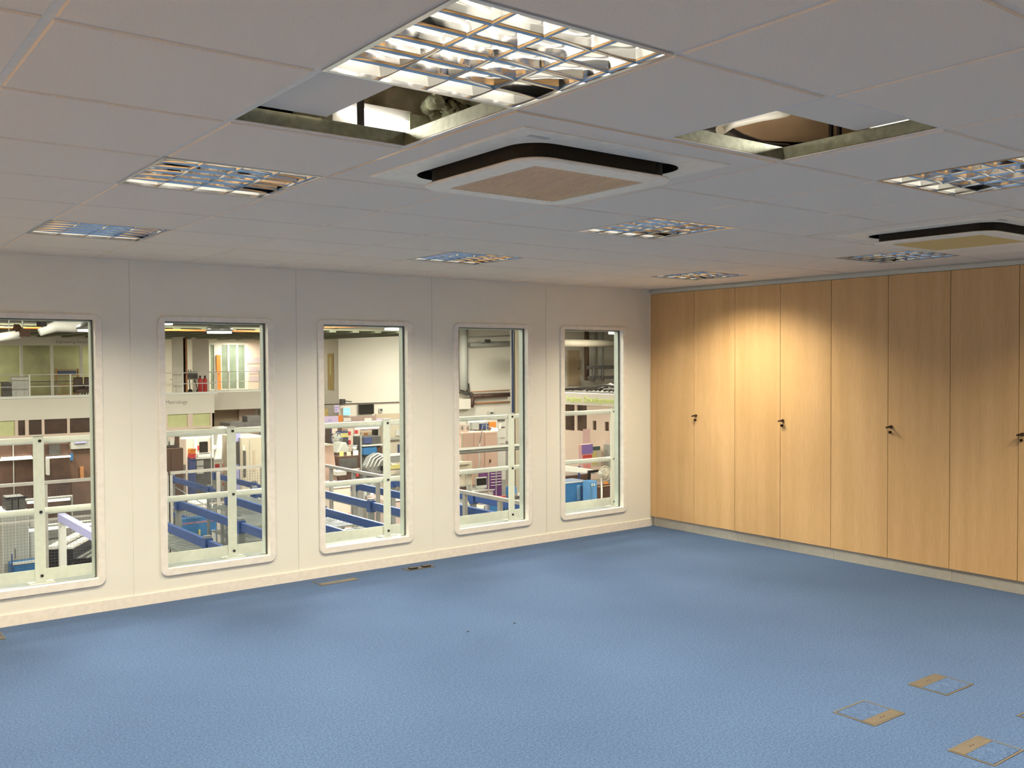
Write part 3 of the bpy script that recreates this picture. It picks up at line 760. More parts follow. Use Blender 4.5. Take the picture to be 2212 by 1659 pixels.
for k, px in enumerate((432.5, 443)):
    q = P(px, 835, Y=41.9)
    t = thing('fire_extinguisher', (q.x, 41.9, 0), ('left' if k == 0 else 'right') + ' of two red fire extinguishers on the far mezzanine', 'fire extinguisher', 'red fire extinguishers')
    MB().tube([(q.x, 41.9, 0.1), (q.x, 41.9, .75), (q.x, 41.9, .85)], [.11, .11, .04], 14).build('cylinder', M_red, t)
    MB().tube([(q.x, 41.9, .85), (q.x, 41.9, .95)], .05, 8).build('valve', M_black, t); MB().box(q.x - .11, q.x + .11, 41.8, 42.0, 0.0, .1).build('stand', M_white, t)
q = P(417, 800, Y=42.6)
t = thing('sack_truck', (q.x, 43.1, 0), 'dark sack truck leaning on the far mezzanine left of the fire extinguishers', 'trolley')
MB().tube([(q.x, 43.1, .1), (q.x, 43.3, 1.25)], .025, 6).tube([(q.x + .45, 43.1, .1), (q.x + .1, 43.3, 1.25)], .025, 6).build('frame', M_dkgrey, t)
for s in (0, .45): MB().tube([(q.x + s, 43.06, .12), (q.x + s, 43.14, .12)], .12, 12).build('wheel', M_black, t)
# hall services near the ceiling
def pipe(name, pts, r, m, label, cat='pipe', group=None, n=8):
    o = MB().tube(pts, r, n).build(name, m, origin=pts[0]); return tag(o, label, cat, group)
pa, pb = P(-20, 690, Y=27), P(575, 703, Y=27)
pipe('orange_pipe', [(-14, 27, 2.80), (9.6, 27, 2.80)], .035, M_orange, 'thin orange pipe running under the roof across the upper left windows')
p0, p1, p2, p3 = P(85, 718, Y=20), P(120, 705, Y=20), P(160, 706, Y=20), P(207, 696, Y=20)
pipe('flexible_duct', [p0, p1, p2, p3, p3 + Vector((1.5, 0, .2))], [.10, .14, .15, .15, .15], M_ltgrey, 'white flexible duct rising to the right at the top of the first window', 'duct', n=14)
p0, p1 = P(-40, 735, Y=20), P(42, 722, Y=20)
pipe('flexible_duct', [p0, p1], .11, M_ltgrey, 'white duct length at the top left corner of the first window', 'duct', n=14)
q = P(49, 719, Y=20)
t = thing('pipe_valve', q, 'dark brown valve cluster hanging at the top of the first window', 'valve')
MB().rbox(q, (.26, .25, .2), .4).rbox(q + Vector((-.12, 0, .1)), (.14, .2, .16), .2, .5).build('valve_body', M_brown, t); MB().tube([q + Vector((0, 0, .1)), q + Vector((0, 0, 1.2))], .02, 6).build('hanger', M_greyc, t)
q = P(90, 700, Y=20)
t = thing('security_camera', q, 'small dark camera hung above the white flexible duct', 'camera')
MB().rbox(q, (.16, .2, .12), .3).build('camera_body', M_black, t); MB().tube([q, q + Vector((0, 0, 1.1))], .012, 6).build('bracket', M_greyc, t)
# high-bay lamps
def highbay(px, py, zz, label, r=.24):
    q = P(px, py, Z=zz)
    t = thing('high_bay_lamp', (q.x, q.y, zz), label, 'hanging light', 'high bay lamps in the machine hall')
    MB().tube([(q.x, q.y, zz + .02), (q.x, q.y, zz + .10), (q.x, q.y, zz + .22)], [r * 1.12, r * 1.05, r * .35], 20).build('shade', M_galv, t)
    MB().tube([(q.x, q.y, zz - .02), (q.x, q.y, zz + .018)], r, 20).build('diffuser', M_lampw, t)
    MB().tube([(q.x, q.y, zz + .22), (q.x, q.y, 3.95)], .012, 6).build('cable', M_dkgrey, t)
highbay(196, 714, 2.35, 'glowing hall lamp at the top right of the first window', .25)
highbay(357, 700, 2.75, 'glowing hall lamp cut by the top left of the second window', .2)
highbay(474, 718, 2.35, 'glowing hall lamp in the middle top of the second window', .27)
highbay(857, 711, 2.35, 'glowing hall lamp at the top right of the third window', .25)
highbay(1332, 719, 2.15, 'glowing hall lamp at the top right of the fifth window', .14)
# --- middle block (balcony B) and its windows
XB0, XW = P(470, 848, Z=0).x - .6, 17.7
YS = 43.7
struct(MB().box(XA1, XW - .05, YS, 47, -.32, 0).box(XA1, XW - .05, YS - .05, YS, -.95, .02).build('mezzanine_slab_middle', M_hwhite))
g_ = xs(46.4, 452, 455, 463, 467, 476, 479, 492, 496, 511, 515, 529, 535)
zt2 = z(745, 500, 46.4); 
r = facade('window_9', 46.4, g_[0], g_[11], 0, 2.98, [(g_[1], g_[2], .1, zt2, M_panegr), (g_[5], g_[6], .1, zt2, M_panegr), (g_[7], g_[8], .1, zt2, M_panegr), (g_[9], g_[10], .1, zt2, M_panegr)], M_hwhite)
t = sroot('door_1', (g_[3], 46.35, 0)); MB().box(g_[3], g_[4], 46.3, 46.39, .0, 2.05).build('door_leaf', M_orange, t); MB().tube([(g_[4] - .12, 46.3, 1.0), (g_[4] - .12, 46.24, 1.0)], .03, 6).build('door_handle', M_chrome, t)
struct(MB().box(g_[11], XW, 46.3, 46.4, 0, 2.98).build('wall_middle', M_hpink))
struct(MB().box(XA1, XW, 46.4, 46.5, FL, -.32).build('wall_lower_middle', M_hbeige))
struct(MB().box(P(515, 880, Y=46.2).x, XW, 46.1, 46.2, FL, -.32).build('wall_lower_pink', M_hpink))
railing([(XA1 + .1, YS + .1), (XW - .3, YS + .1)], 'white balcony rail in front of the middle offices beyond the second window', .021)
for k, (px, py, wd, hh, lb) in enumerate(((549, 779, .9, .35, 'lilac notice sheets in a row, top left of the pinkish wall'), (546, 800, .45, .4, 'lilac notice sheet, middle left of the pinkish wall'), (562, 800, .35, .4, 'lilac notice sheet, middle right of the pinkish wall'), (556, 818, 1.0, .3, 'lilac notice sheets, bottom row on the pinkish wall'))):
    q = P(px, py, Y=46.28)
    o = MB().box(q.x - wd / 2, q.x + wd / 2, 46.27, 46.295, q.z - hh / 2, q.z + hh / 2).build('notice_sheet', mat('lilac_faded', (.62, .50, .52), .7), origin=(q.x, 46.28, q.z)); tag(o, lb, 'notice', 'lilac notice sheets')
sign('sign_board', 'small white sign with a figure 8 on the lower pinkish wall', '8', 556, 898, 46.08, .5, M_text, mb=M_white, w=.3)
sign('sign_board', 'faint white sign at the right edge of the second window', 'Cell', 568, 888, 46.08, .3, M_text, mb=M_hwhite, w=.5)
# --- big white wall behind windows three and four
struct(MB().box(XW, 45, 41.4, 41.5, FL, 4.0).box(XW - .1, XW, 41.4, 46.9, FL, 4.0).build('wall_big_white', M_hwhite))
q0 = P(709, 800, X=XW - .12); q1 = P(720, 800, X=XW - .12)
t = sroot('door_2', (XW - .15, (q0.y + q1.y) / 2, 0))
MB().box(XW - .16, XW - .11, min(q0.y, q1.y), max(q0.y, q1.y), .02, 2.1).build('door_leaf', M_gold, t); MB().box(XW - .17, XW - .161, (q0.y + q1.y) / 2 - .12, (q0.y + q1.y) / 2 + .02, .9, 1.9).build('pane', M_paneyl, t)
def bracket_line(px0, py0, px1, py1, Y, r, m, label, cat='pipe', name='wall_pipe'):
    a = P(px0, py0, Y=Y); c = P(px1, py1, Y=Y); zz = (a.z + c.z) / 2
    return pipe(name, [(a.x, Y, a.z), (c.x, Y, c.z)], r, m, label, cat)
YW = 41.32
bracket_line(700, 874, 880, 868, YW, .025, M_dkbrown, 'thin dark conduit along the white wall above the black screen')
bracket_line(700, 707, 905, 702, 30, .05, M_rust, 'thin rust pipe under the roof across the third window')
bracket_line(820, 726, 905, 722, YW, .05, M_greyc, 'grey pipe high on the white wall, right of the third window')
def flatbox(name, label, cat, px0, py0, px1, py1, Y, d, m, group=None, extra=None):
    a, c = P(px0, (py0 + py1) / 2, Y=Y), P(px1, (py0 + py1) / 2, Y=Y)
    z1, z0 = P((px0 + px1) / 2, py0, Y=Y).z, P((px0 + px1) / 2, py1, Y=Y).z
    t = thing(name, ((a.x + c.x) / 2, Y + d / 2, z0), label, cat, group)
    MB().box(a.x, c.x, Y, Y + d, z0, z1).build('panel', m, t, bevel=.01)
    if extra:
        for (fx0, fx1, fz0, fz1, em, nm) in extra:
            MB().box(a.x + (c.x - a.x) * fx0, a.x + (c.x - a.x) * fx1, Y - .012, Y - .001, z0 + (z1 - z0) * fz0, z0 + (z1 - z0) * fz1).build(nm, em, t)
    return t
flatbox('wall_screen', 'black flat screen on the white wall beyond the third window', 'screen', 776, 873, 808, 894.5, 41.25, .1, M_black, extra=[(.03, .97, .05, .95, M_screen, 'screen_glass')])
flatbox('wall_display', 'glowing cyan display hung left of the black screen', 'screen', 741, 880, 757, 898, 41.25, .1, M_white, extra=[(.08, .92, .55, .92, M_cyan, 'lit_line'), (.08, .92, .10, .45, M_cyan, 'lit_line')])
flatbox('thermostat', 'small dark wall unit right of the black screen', 'wall unit', 819.5, 882, 827.5, 891, 41.3, .06, M_ltgrey, extra=[(.2, .8, .3, .85, M_dkgrey, 'dial')])
flatbox('poster', 'pale lilac poster left of the cyan display', 'poster', 722, 875, 733, 891, 41.1, .03, M_lilacp, extra=[(.15, .85, .6, .8, M_lilac, 'printed_block'), (.15, .6, .2, .45, M_lilac, 'printed_block')])
flatbox('wall_hatch', 'gold-brown door panel low at the left of the third window', 'door', 700, 883, 708.5, 900, 40.8, .08, M_gold, extra=[(.7, .85, .4, .5, M_dkbrown, 'handle')])
q = P(742, 868, Y=41.1)
t = thing('security_camera', (q.x, 41.1, q.z), 'dark bracketed camera on the white wall above the cyan display', 'camera')
MB().box(q.x - .1, q.x + .1, 41.05, 41.39, q.z - .15, q.z + .15).build('camera_body', M_dkgrey, t); MB().tube([(q.x, 41.0, q.z + .05), (q.x + .4, 40.9, q.z)], .03, 6).build('arm', M_dkgrey, t)
flatbox('notice_board', 'lilac notice board covered in sheets at the left of the third window', 'notice board', 700, 899, 731, 940, 38, .06, M_lilacp,
        extra=[(.08, .2, .6, .68, M_navy, 'notice'), (.3, .5, .75, .83, M_lilac, 'notice'), (.55, .75, .5, .62, M_lilac, 'notice'), (.15, .35, .25, .35, M_navy, 'notice'), (.6, .85, .2, .32, M_lilac, 'notice')])
# partition wall low behind the third window
a, c = P(740, 905, Y=39.5), P(812, 905, Y=39.5)
t = thing('partition', ((a.x + c.x) / 2, 39.55, FL), 'mauve-grey low partition below the black screen', 'partition')
MB().box(a.x, c.x, 39.5, 39.6, FL, P(776, 899, Y=39.5).z).build('partition_panel', mat('mauve_grey', (.42, .30, .26), .7), t)
MB().box(a.x - .3, a.x - .02, 39.45, 39.65, FL, P(736, 897, Y=39.5).z).build('end_post', M_orange, t)
for px in (749, 794):
    q = P(px, 907, Y=39.48); MB().box(q.x - .2, q.x + .25, 39.47, 39.49, q.z - .08, q.z + .1).build('label_card', M_white, t)
flatbox('partition', 'cream low partition to the right of the mauve one', 'partition', 812, 893, 880, 990, 39.7, .1, M_hbeige, extra=[(.02, .2, .72, .9, M_lilacp, 'label_card'), (.22, .5, .74, .9, M_cream, 'label_card')])
# window four: pipes, ducts, column
q = P(1001, 800, Y=40.9)
pipe('down_pipe', [(q.x, 40.9, P(1001, 842, Y=40.9).z), (q.x, 40.9, 4.0)], .25, M_ltgrey, 'thick pale vertical pipe at the left of the fourth window', n=14)
q = P(991.5, 800, Y=41.1); pipe('down_pipe', [(q.x, 41.1, P(992, 850, Y=41.1).z), (q.x, 41.1, 4.0)], .07, M_dkbrown, 'thin dark vertical pipe left of the thick pale pipe')
q = P(1008.5, 800, Y=41.1); pipe('down_pipe', [(q.x, 41.1, P(1008, 845, Y=41.1).z), (q.x, 41.1, 4.0)], .07, M_greyc, 'thin grey vertical pipe right of the thick pale pipe')
q = P(1003, 846, Y=41.0)
t = thing('pipe_bracket', (q.x, 41, q.z), 'dark bracket and elbow at the foot of the thick pale pipe', 'bracket')
MB().tube([(q.x - .5, 41.1, q.z + .1), (q.x, 40.9, q.z - .08), (q.x + .6, 41.1, q.z - .15)], .10, 8).build('elbow', M_dkgrey, t); MB().prism([(q.x + .35, q.z - .1), (q.x + .65, q.z - .1), (q.x + .6, q.z - .5)], 40.95, 41.1, 'y').prism([(q.x + .2, q.z), (q.x + .4, q.z), (q.x + .35, q.z + .5)], 40.95, 41.1, 'y').build('gusset', M_dkgrey, t)
bracket_line(1014, 745, 1105, 742, 41.1, .16, M_greyc, 'grey trunking high on the white wall in the fourth window', 'duct', 'wall_duct')
bracket_line(1014, 728, 1105, 725, 41.2, .04, M_greyc, 'thin conduit above the high grey trunking')
bracket_line(985, 709, 1110, 703, 38, .05, M_rust, 'thin rust pipe along the very top of the fourth window')
bracket_line(1012, 847, 1105, 842, 41.2, .03, M_rust, 'thin rust conduit above the dark trunking')
t = bracket_line(1020, 856, 1105, 852, 41.0, .14, M_dkbrown, 'dark trunking across the fourth window above the pink cabinets', 'duct', 'wall_duct')
a = P(1021, 856, Y=41.0); pipe('down_pipe', [a, (a.x - .1, 41.0, P(1020, 880, Y=41).z)], .14, M_dkbrown, 'short dark drop at the left end of the dark trunking')
bracket_line(1024, 871, 1105, 868, 41.2, .05, M_rust, 'rust pipe below the dark trunking')
q = P(1045, 737, Y=41.1); t = thing('floodlight', (q.x, 41.1, q.z), 'small dark floodlight on the high grey trunking', 'light'); MB().rbox((q.x, 40.7, q.z), (.4, .2, .2), .4).build('lamp_head', M_dkgrey, t); MB().tube([(q.x - .5, 40.75, q.z - .1), (q.x, 40.72, q.z)], .04, 6).build('arm', M_greyc, t)
flatbox('wall_box', 'square white boxing on the wall below the pipe bracket', 'boxing', 988, 862, 1017, 884, 40.9, .4, M_hwhite)
flatbox('sign_board', 'small grey sign on the pinkish wall above the cabinets', 'sign', 1057, 885, 1067, 896, 41.2, .04, M_white, extra=[(.15, .85, .2, .5, M_dkgrey, 'printed_block')])
col = thing('column', (14.1, 20.4, FL), 'cream steel column at the right of the fourth window', 'column')
a, c = P(1112, 900, Y=20.4), P(1127, 900, Y=20.4)
MB().box(a.x, c.x, 20.3, 20.36, FL, 4.0).box((a.x + c.x) / 2 - .02, (a.x + c.x) / 2 + .02, 20.36, 20.6, FL, 4.0).box(a.x, c.x, 20.6, 20.66, FL, 4.0).build('column_shaft', M_cream, col)
q = P(1108, 900, Y=20.5)
pipe('down_pipe', [(q.x, 20.5, FL + .6), (q.x, 20.5, 4.0)], .035, M_blue, 'blue vertical pipe beside the cream column')
q = P(1105, 900, Y=20.6); pipe('down_pipe', [(q.x, 20.6, FL + .1), (q.x, 20.6, 4.0)], .035, M_ltgrey, 'pale vertical pipe left of the blue pipe')
# --- enclosed room with the green lettering, beyond the fifth window
XS = 20.0
zs1, zs0 = .42, -.26
yn, yf = 14.0, 26.3
r = sroot('wall_inner_room', (XS, 22, FL))
wb = MB()
op = []
for (pa_, pb_, pt_, pbm, m_) in ((1220, 1223.5, 874, 930, M_panedk), (1231.5, 1241, 876, 931, M_panedk), (1246, 1267.5, 874, 931, M_panedk)):
    pass
def yx(px, py=900): return P(px, py, X=XS).y
holes = [(yx(1242), yx(1231), -.9, -.32), (yx(1267), yx(1246), -.95, -.32), (yx(1288.5), yx(1279), -1.0, -.55), (yx(1315), yx(1305), -.98, -.55)]
holes = [(P(1241, 900, X=XS).y, P(1220, 900, X=XS).y, P(1235, 930, X=XS).z, P(1235, 873, X=XS).z),
         (P(1267.5, 900, X=XS).y, P(1246, 900, X=XS).y, P(1256, 931, X=XS).z, P(1256, 875, X=XS).z),
         (P(1288, 900, X=XS).y, P(1280, 900, X=XS).y, P(1284, 929, X=XS).z, P(1284, 909, X=XS).z),
         (P(1315, 900, X=XS).y, P(1306, 900, X=XS).y, P(1310, 931, X=XS).z, P(1310, 911, X=XS).z),
         (P(1342, 900, X=XS).y, P(1334, 900, X=XS).y, P(1338, 934, X=XS).z, P(1338, 912, X=XS).z)]
ys_ = sorted({yn, yf} | {h[0] for h in holes} | {h[1] for h in holes}); zs_ = sorted({FL, zs0} | {h[2] for h in holes} | {h[3] for h in holes})
for i in range(len(ys_) - 1):
    for j in range(len(zs_) - 1):
        cy, cz = (ys_[i] + ys_[i + 1]) / 2, (zs_[j] + zs_[j + 1]) / 2
        if any(h[0] < cy < h[1] and h[2] < cz < h[3] for h in holes): continue
        wb.box(XS, XS + .12, ys_[i], ys_[i + 1], zs_[j], zs_[j + 1])
wb.build('wall_panel', M_hpink, r)
for h in holes: MB().box(XS + .05, XS + .08, h[0], h[1], h[2], h[3]).build('pane', M_panedk, r)
MB().box(XS - .06, XS + .2, yn, yf, zs0, P(1280, 850, X=XS).z).build('fascia', M_hwhite, r)
MB().box(XS + .2, 34, yn, yf, .25, .30).build('roof', M_dkgrey, r)
ly = P(1223, 866, X=XS - .07)
ly2 = P(1337, 872, X=XS - .07)
t = thing('sign_lettering', (XS - .07, ly.y, ly.z), 'pale green words on the white fascia beyond the fifth window', 'sign')
text_part('lettering', 'Implant Development C', .345, (XS - .062, ly.y, P(1223, 867, X=XS - .07).z), (0, -1, 0), (0, 0, 1), M_green, t, .008)
for px0_, px1_, py_, lb in ((1216, 1262, 846, 'black cable lying along the inner room roof at left'), (1236, 1300, 843, 'black cable looping over the inner room roof'), (1268, 1345, 838, 'thick cable bundle arching on the inner room roof at right')):
    a, c = P(px0_, 847, X=XS + .5), P(px1_, 847, X=XS + .5); mid = (a + c) / 2; mid.z = P((px0_ + px1_) / 2, py_ - 6, X=XS + .5).z
    pipe('black_cable', [(XS + .5, a.y, .36), (XS + .5, (a.y * 3 + mid.y) / 4, .33 + (mid.z - .33) * .5), tuple(mid), (XS + .5, (c.y * 3 + mid.y) / 4, mid.z - .02), (XS + .5, c.y, .42)], .05, M_black, lb, 'cable')
b = MB()
for k in range(9):
    y0 = P(1290, 845, X=XS + .8).y - k * .28; b.tube([(XS + .7, y0 + .6, .38), (XS + .8 + .1 * (k % 3), y0, .48 + .05 * (k % 4)), (XS + .9, y0 - .7, .39)], .07, 6)
o = b.build('cable_heap', M_dkgrey, origin=(XS + .8, 18, .3)); tag(o, 'heap of dark cables on the roof of the inner room', 'cables', kind='stuff')
# behind it: beige panel, vertical pipes, cable tray
flatbox('wall_hatch', 'tall beige panel high on the far wall in the fifth window', 'panel', 1228, 757, 1253, 833, 41.25, .1, mat('panel_beige', (.50, .38, .24), .6), extra=[(.85, .92, .45, .5, M_dkbrown, 'latch')])
for px, r_, m_, lb in ((1267.5, .16, M_dkbrown, 'dark vertical pipe nearest the beige panel'), (1276, .35, M_ltgrey, 'wide pale vertical duct in the fifth window'), (1297.5, .22, M_greyc, 'grey vertical pipe right of the wide pale duct')):
    yy_ = 41.0 if r_ > .3 else 40.4; q = P(px, 780, Y=yy_); pipe('down_pipe', [(q.x, yy_, .3), (q.x, yy_, 4.0)], r_, m_, lb, n=12)
a, c = P(1205, 741, Y=36), P(1335, 737, Y=36); pipe('wall_duct', [(a.x, 36, a.z), (c.x, 36, a.z)], .22, M_cream, 'long cream duct crossing the top of the fifth window', 'duct', n=14)
a, c = P(1280, 794, Y=38), P(1350, 794, Y=38)
o = MB().box(a.x, c.x, 37.9, 38.6, a.z - .1, a.z + .12).box(a.x, c.x, 37.9, 38.5, a.z - .75, a.z - .55).build('cable_tray', M_dkgrey, origin=(a.x, 38, a.z)); tag(o, 'dark cable tray across the right of the fifth window', 'cable tray')
for px in (1282, 1302):
    q = P(px, 820, Y=37.8); pipe('tray_post', [(q.x, 37.8, .3), (q.x, 37.8, a.z)], .1, M_dkgrey, ('left' if px < 1290 else 'right') + ' dark post carrying the cable tray in the fifth window', 'post', 'cable tray posts')

# ------------------------------------------------------------------ racking, fence and machines on the hall floor
def rack(label, xa, xb, ysx, ztop, decks, one_side=False, deck_bays=9, cat='rack', hi=.05):
    t = thing('pallet_rack', ((xa + xb) / 2, (ysx[0] + ysx[-1]) / 2, FL), label, cat, 'blue and grey pallet racks under the windows')
    for x in (xa, xb):
        for y in ysx:
            u = MB().box(x - .042, x + .042, y - .035, y + .035, FL, ztop + (hi if not (one_side and x == xb) else -.5))
            uo = u.build('upright', M_galv, t)
            (None if one_side and x == xb else MB().box(x - .050, x + .050, y - .06, y + .06, ztop - .16, ztop + .02).build('bracket', M_blue, uo))
        for i in range(len(ysx) - 1):
            for zz in (decks[0], decks[-1]) if i < deck_bays else decks[:1]:
                if one_side and x == xb and zz > decks[-1]: continue
                MB().box(x - .025, x + .025, ysx[i] + .08, ysx[i + 1] - .08, zz - .12, zz).build('beam', M_blue, t, bevel=.006)
    for i in range(min(deck_bays, len(ysx) - 1)):
        d = MB()
        for zz in decks[1:]:
            y = ysx[i] + .12
            while y < ysx[i + 1] - .12:
                d.box(xa + .03, xb - .03, y, y + .055, zz - .02, zz + .015); y += .115
        if len(decks) > 1: d.build('slatted_deck', M_slat, t)
    for y in ysx:
        b = MB(); z0 = FL + .2; s = 0
        while z0 < ztop - .9:
            b.tube([(xa + (0 if s else xb - xa), y, z0), (xb - (0 if s else xb - xa), y, z0 + .7)], .012, 5); z0 += .7; s = 1 - s
        b.build('bracing', M_slat, t)
    return t
zr = -.54
rack('near pallet rack low at the left of the second window', -2.80, -2.10, [2.30, 4.95, 7.65], zr, [zr, zr - .36, zr - .9, zr - 1.9], True)
rack('pallet rack with the longest blue beam, crossing the middle of the second window', -1.98, -1.15, [3.30, 5.95, 8.60], zr, [zr, zr - .35, zr - .75, zr - 1.2, zr - 1.7], deck_bays=1)
rack('pallet rack behind the rail post in the third window, steel slats below', -.50, .35, [3.8, 6.45, 9.1], zr, [zr, zr - .36, zr - .8, zr - 1.7])
rack('farther pallet rack at the upper left of the second window', .12, 1.12, [11.3, 13.1, 15.5], -.98, [-.98, -1.8])
rack('pallet rack at the right of the third window', 1.28, 2.08, [3.4, 6.1, 8.75], zr, [zr, zr - 1.1])
def slat_stack(x0, x1, y0, y1, zs_, label):
    t = thing('slatted_shelf', ((x0 + x1) / 2, (y0 + y1) / 2, FL), label, 'shelf', 'shiny slatted steel shelves between the racks')
    for x in (x0 + .02, x1 - .02):
        for y in (y0 + .02, y1 - .02): MB().box(x - .02, x + .02, y - .02, y + .02, FL, max(zs_) + .02).build('leg', M_galv, t)
    for zz in zs_:
        d = MB(); y = y0 + .05
        while y < y1 - .08: d.box(x0 + .05, x1 - .05, y, y + .05, zz - .02, zz + .01); y += .105
        d.build('slatted_deck', M_slat, t)
slat_stack(-1.90, -1.22, 6.08, 6.95, [zr - .10 - .2 * k for k in range(9)], 'stack of shiny steel slats beside the second rail post')
slat_stack(-1.06, -.58, 6.2, 9.9, [zr - .12 - .22 * k for k in range(8)], 'long stack of shiny steel slats at the right of the second window')
# mesh fence round the racking
def fence(pts, label, ztop, mesh=True):
    t = thing('mesh_fence', (pts[0][0], pts[0][1], FL), label, 'fence', 'grey wire mesh fences')
    for i in range(len(pts) - 1):
        a, c = Vector(pts[i] + (0,)), Vector(pts[i + 1] + (0,)); L = (c - a).length; d = (c - a).normalized()
        ang = math.atan2(d.y, d.x)
        MB().rbox((a + c) / 2 + Vector((0, 0, ztop)), (L, .06, .05), ang).build('top_rail', M_steel, t)
        MB().rbox((a + c) / 2 + Vector((0, 0, ztop - .62)), (L, .03, .03), ang).build('mid_rail', M_steel, t)
        n = max(1, round(L / .93))
        for k in range(n + 1):
            p = a.lerp(c, k / n); MB().rbox((p.x, p.y, (ztop - .03 + FL) / 2), (.07, .05, ztop - .03 - FL), ang).build('post', M_steel, t)
        w = MB(); k = 0.03
        while k < L:
            p = a + d * k; w.rbox((p.x, p.y, ztop - .95), (.0025, .0025, 1.8), ang); k += .05
        zz = ztop - .08
        while zz > ztop - 1.85:
            w.rbox((a + c) / 2 + Vector((0, 0, zz)), (L, .0025, .0025), ang); zz -= .05
        if mesh: w.build('wire_mesh', M_dkgrey, t)
fence([(-5.6, 10.36), (-1.6, 10.36)], 'grey mesh fence crossing the first window', -.30)
fence([(-1.55, 10.36), (1.05, 10.36)], 'grey mesh fence crossing the second window', -.30)
fence([(1.14, 10.3), (1.14, 3.2)], 'grey rail fence running towards us in the third and fourth windows', -.30, False)

def machine(name, label, cat, px0, py0, px1, zt_, m, d=1.0, bottom=FL, group=None, parts=(), Y=None, taper=None):
    """a free-standing cabinet: front face given by its left/right/top edges in the photo and its real top height"""
    if Y is None: Y = P((px0 + px1) / 2, py0, Z=zt_).y
    else: zt_ = P((px0 + px1) / 2, py0, Y=Y).z
    a, c = P(px0, py0, Y=Y), P(px1, py0, Y=Y)
    t = thing(name, ((a.x + c.x) / 2, Y + d / 2, bottom), label, cat, group)
    W = c.x - a.x; Hh = zt_ - bottom
    if taper:
        MB().prism([(a.x, bottom), (c.x, bottom), (c.x - W * taper[1], zt_), (a.x + W * taper[0], zt_)], Y, Y + d, 'y').build('body', m, t, bevel=.02)
    else: MB().box(a.x, c.x, Y, Y + d, bottom, zt_).build('body', m, t, bevel=.02)
    for (nm, fx0, fx1, dz0, dz1, mm, dep) in parts:       # dz measured down from the top, in metres
        MB().box(a.x + W * fx0, a.x + W * fx1, Y - dep, Y - .001, zt_ - dz1, zt_ - dz0).build(nm, mm, t)
    return t, a.x, c.x, Y, zt_

# window one
machine('welding_screen', 'dark brown screen wall at left beyond the mesh fence in the first window', 'screen', -30, 955, 72, -1.0, M_dkbrown, .4, parts=[('frame_rail', 0, 1, .55, .62, M_ltgrey, .08), ('frame_post', .55, .57, 0, 2.3, M_greyc, .06), ('lamp_bar', .3, .95, .50, .60, M_bench, .12)])
machine('machining_centre', 'dark brown machine enclosure right of the rail post in the first window', 'machine', 90, 958, 150, -1.0, M_dkbrown, 1.2, parts=[('lamp_bar', .15, 1.0, .42, .47, M_bench, .15), ('panel', .25, .65, .0, .38, M_dkgrey, .05), ('arm', .12, .2, .45, 1.0, M_ltgrey, .3)])
machine('machining_centre', 'brown-grey machine with pale top at the right of the first window', 'machine', 152, 962, 215, -1.25, mat('brown_grey', (.16, .09, .06), .5, noise=.2, nscale=2), 1.2, parts=[('pale_top', .0, 1, -.18, .10, M_greyc, .15), ('blue_label', .1, .5, -.24, -.10, M_lilac, .2), ('door_frame', .88, .93, .2, 1.8, M_greyc, .1), ('chute', .3, .42, .75, 1.2, M_rust, .1), ('bottle', -.02, .06, .25, .5, M_lblue, .1)])
machine('work_cabinet', 'pale lit worktop box just right of the post, before the dark machine', 'cabinet', 86, 963, 108, -1.25, M_white, .3, parts=[('lamp_bar', .1, .9, .02, .12, M_bench, .05), ('door', .1, .9, .4, 1.6, M_dkbrown, .03)])

def small(name, label, cat, px0, py0, px1, Y, zbase, m, d=.3, group=None, parts=(), taper=None):
    """a thing standing on something whose top is at zbase"""
    return machine(name, label, cat, px0, py0, px1, None, m, d, zbase, group, parts, Y, taper)
def bench_lamp(px0, py0, px1, py1, Y, label, zfloor=FL, post=True, m=M_bench, flip=False):
    a, c = P(px0, py0, Y=Y), P(px1, py1, Y=Y); zz = (a.z + c.z) / 2
    t = thing('bench_lamp', ((a.x + c.x) / 2, Y, zfloor), label, 'lamp', 'linear lamps over the workbenches')
    MB().box(a.x, c.x, Y, Y + .12, zz - .03, zz + .03).build('lamp_tube', m, t)
    MB().box(a.x - .05, c.x + .05, Y - .02, Y + .16, zz + .035, zz + .075).build('hood', M_greyc, t)
    for x in (a.x - .08, c.x + .05): MB().box(x, x + .03, Y + .12, Y + .16, zfloor, zz + .07).build('post', M_greyc, t)
    return t
# window one, behind the fence
_, ax, cx_, Yc, zc1 = machine('steel_cabinet', 'tall pale grey cabinet at the left of the first window', 'cabinet', 4, 1103, 62, -1.42, M_ltgrey, .9, parts=[('door', .06, .47, .08, 1.9, M_greyc, .012), ('door', .52, .95, .08, 1.9, M_greyc, .012), ('handle', .45, .47, .8, 1.0, M_dkgrey, .03)])
small('black_box', 'black moulded box on top of the tall pale grey cabinet', 'box', 12, 1074, 56, Yc + .1, zc1 + .001, M_dkgrey, .5, parts=[('rib', .3, .34, .03, .3, M_black, .01), ('rib', .6, .64, .03, .3, M_black, .01), ('lid', -.02, 1.02, -.01, .04, M_black, .02)], taper=(.04, .02))
machine('steel_cabinet', 'narrow grey cabinet with a slatted front, behind the first window rail post', 'cabinet', 62, 1112, 92, None, M_greyc, .8, Y=Yc + .35, parts=[('door', .08, .92, .08, 1.8, M_ltgrey, .012), ('handle', .8, .85, .8, 1.0, M_dkgrey, .03)])
_, _, _, Ydr, zdr = machine('drawer_cabinet', 'grey drawer cabinet right of the rail post in the first window', 'drawers', 94, 1146, 133, -2.05, M_dkgrey, .7, parts=[('drawer', .04, .96, .03 + .17 * k, .17 + .17 * k, M_greyc, .02) for k in range(7)])
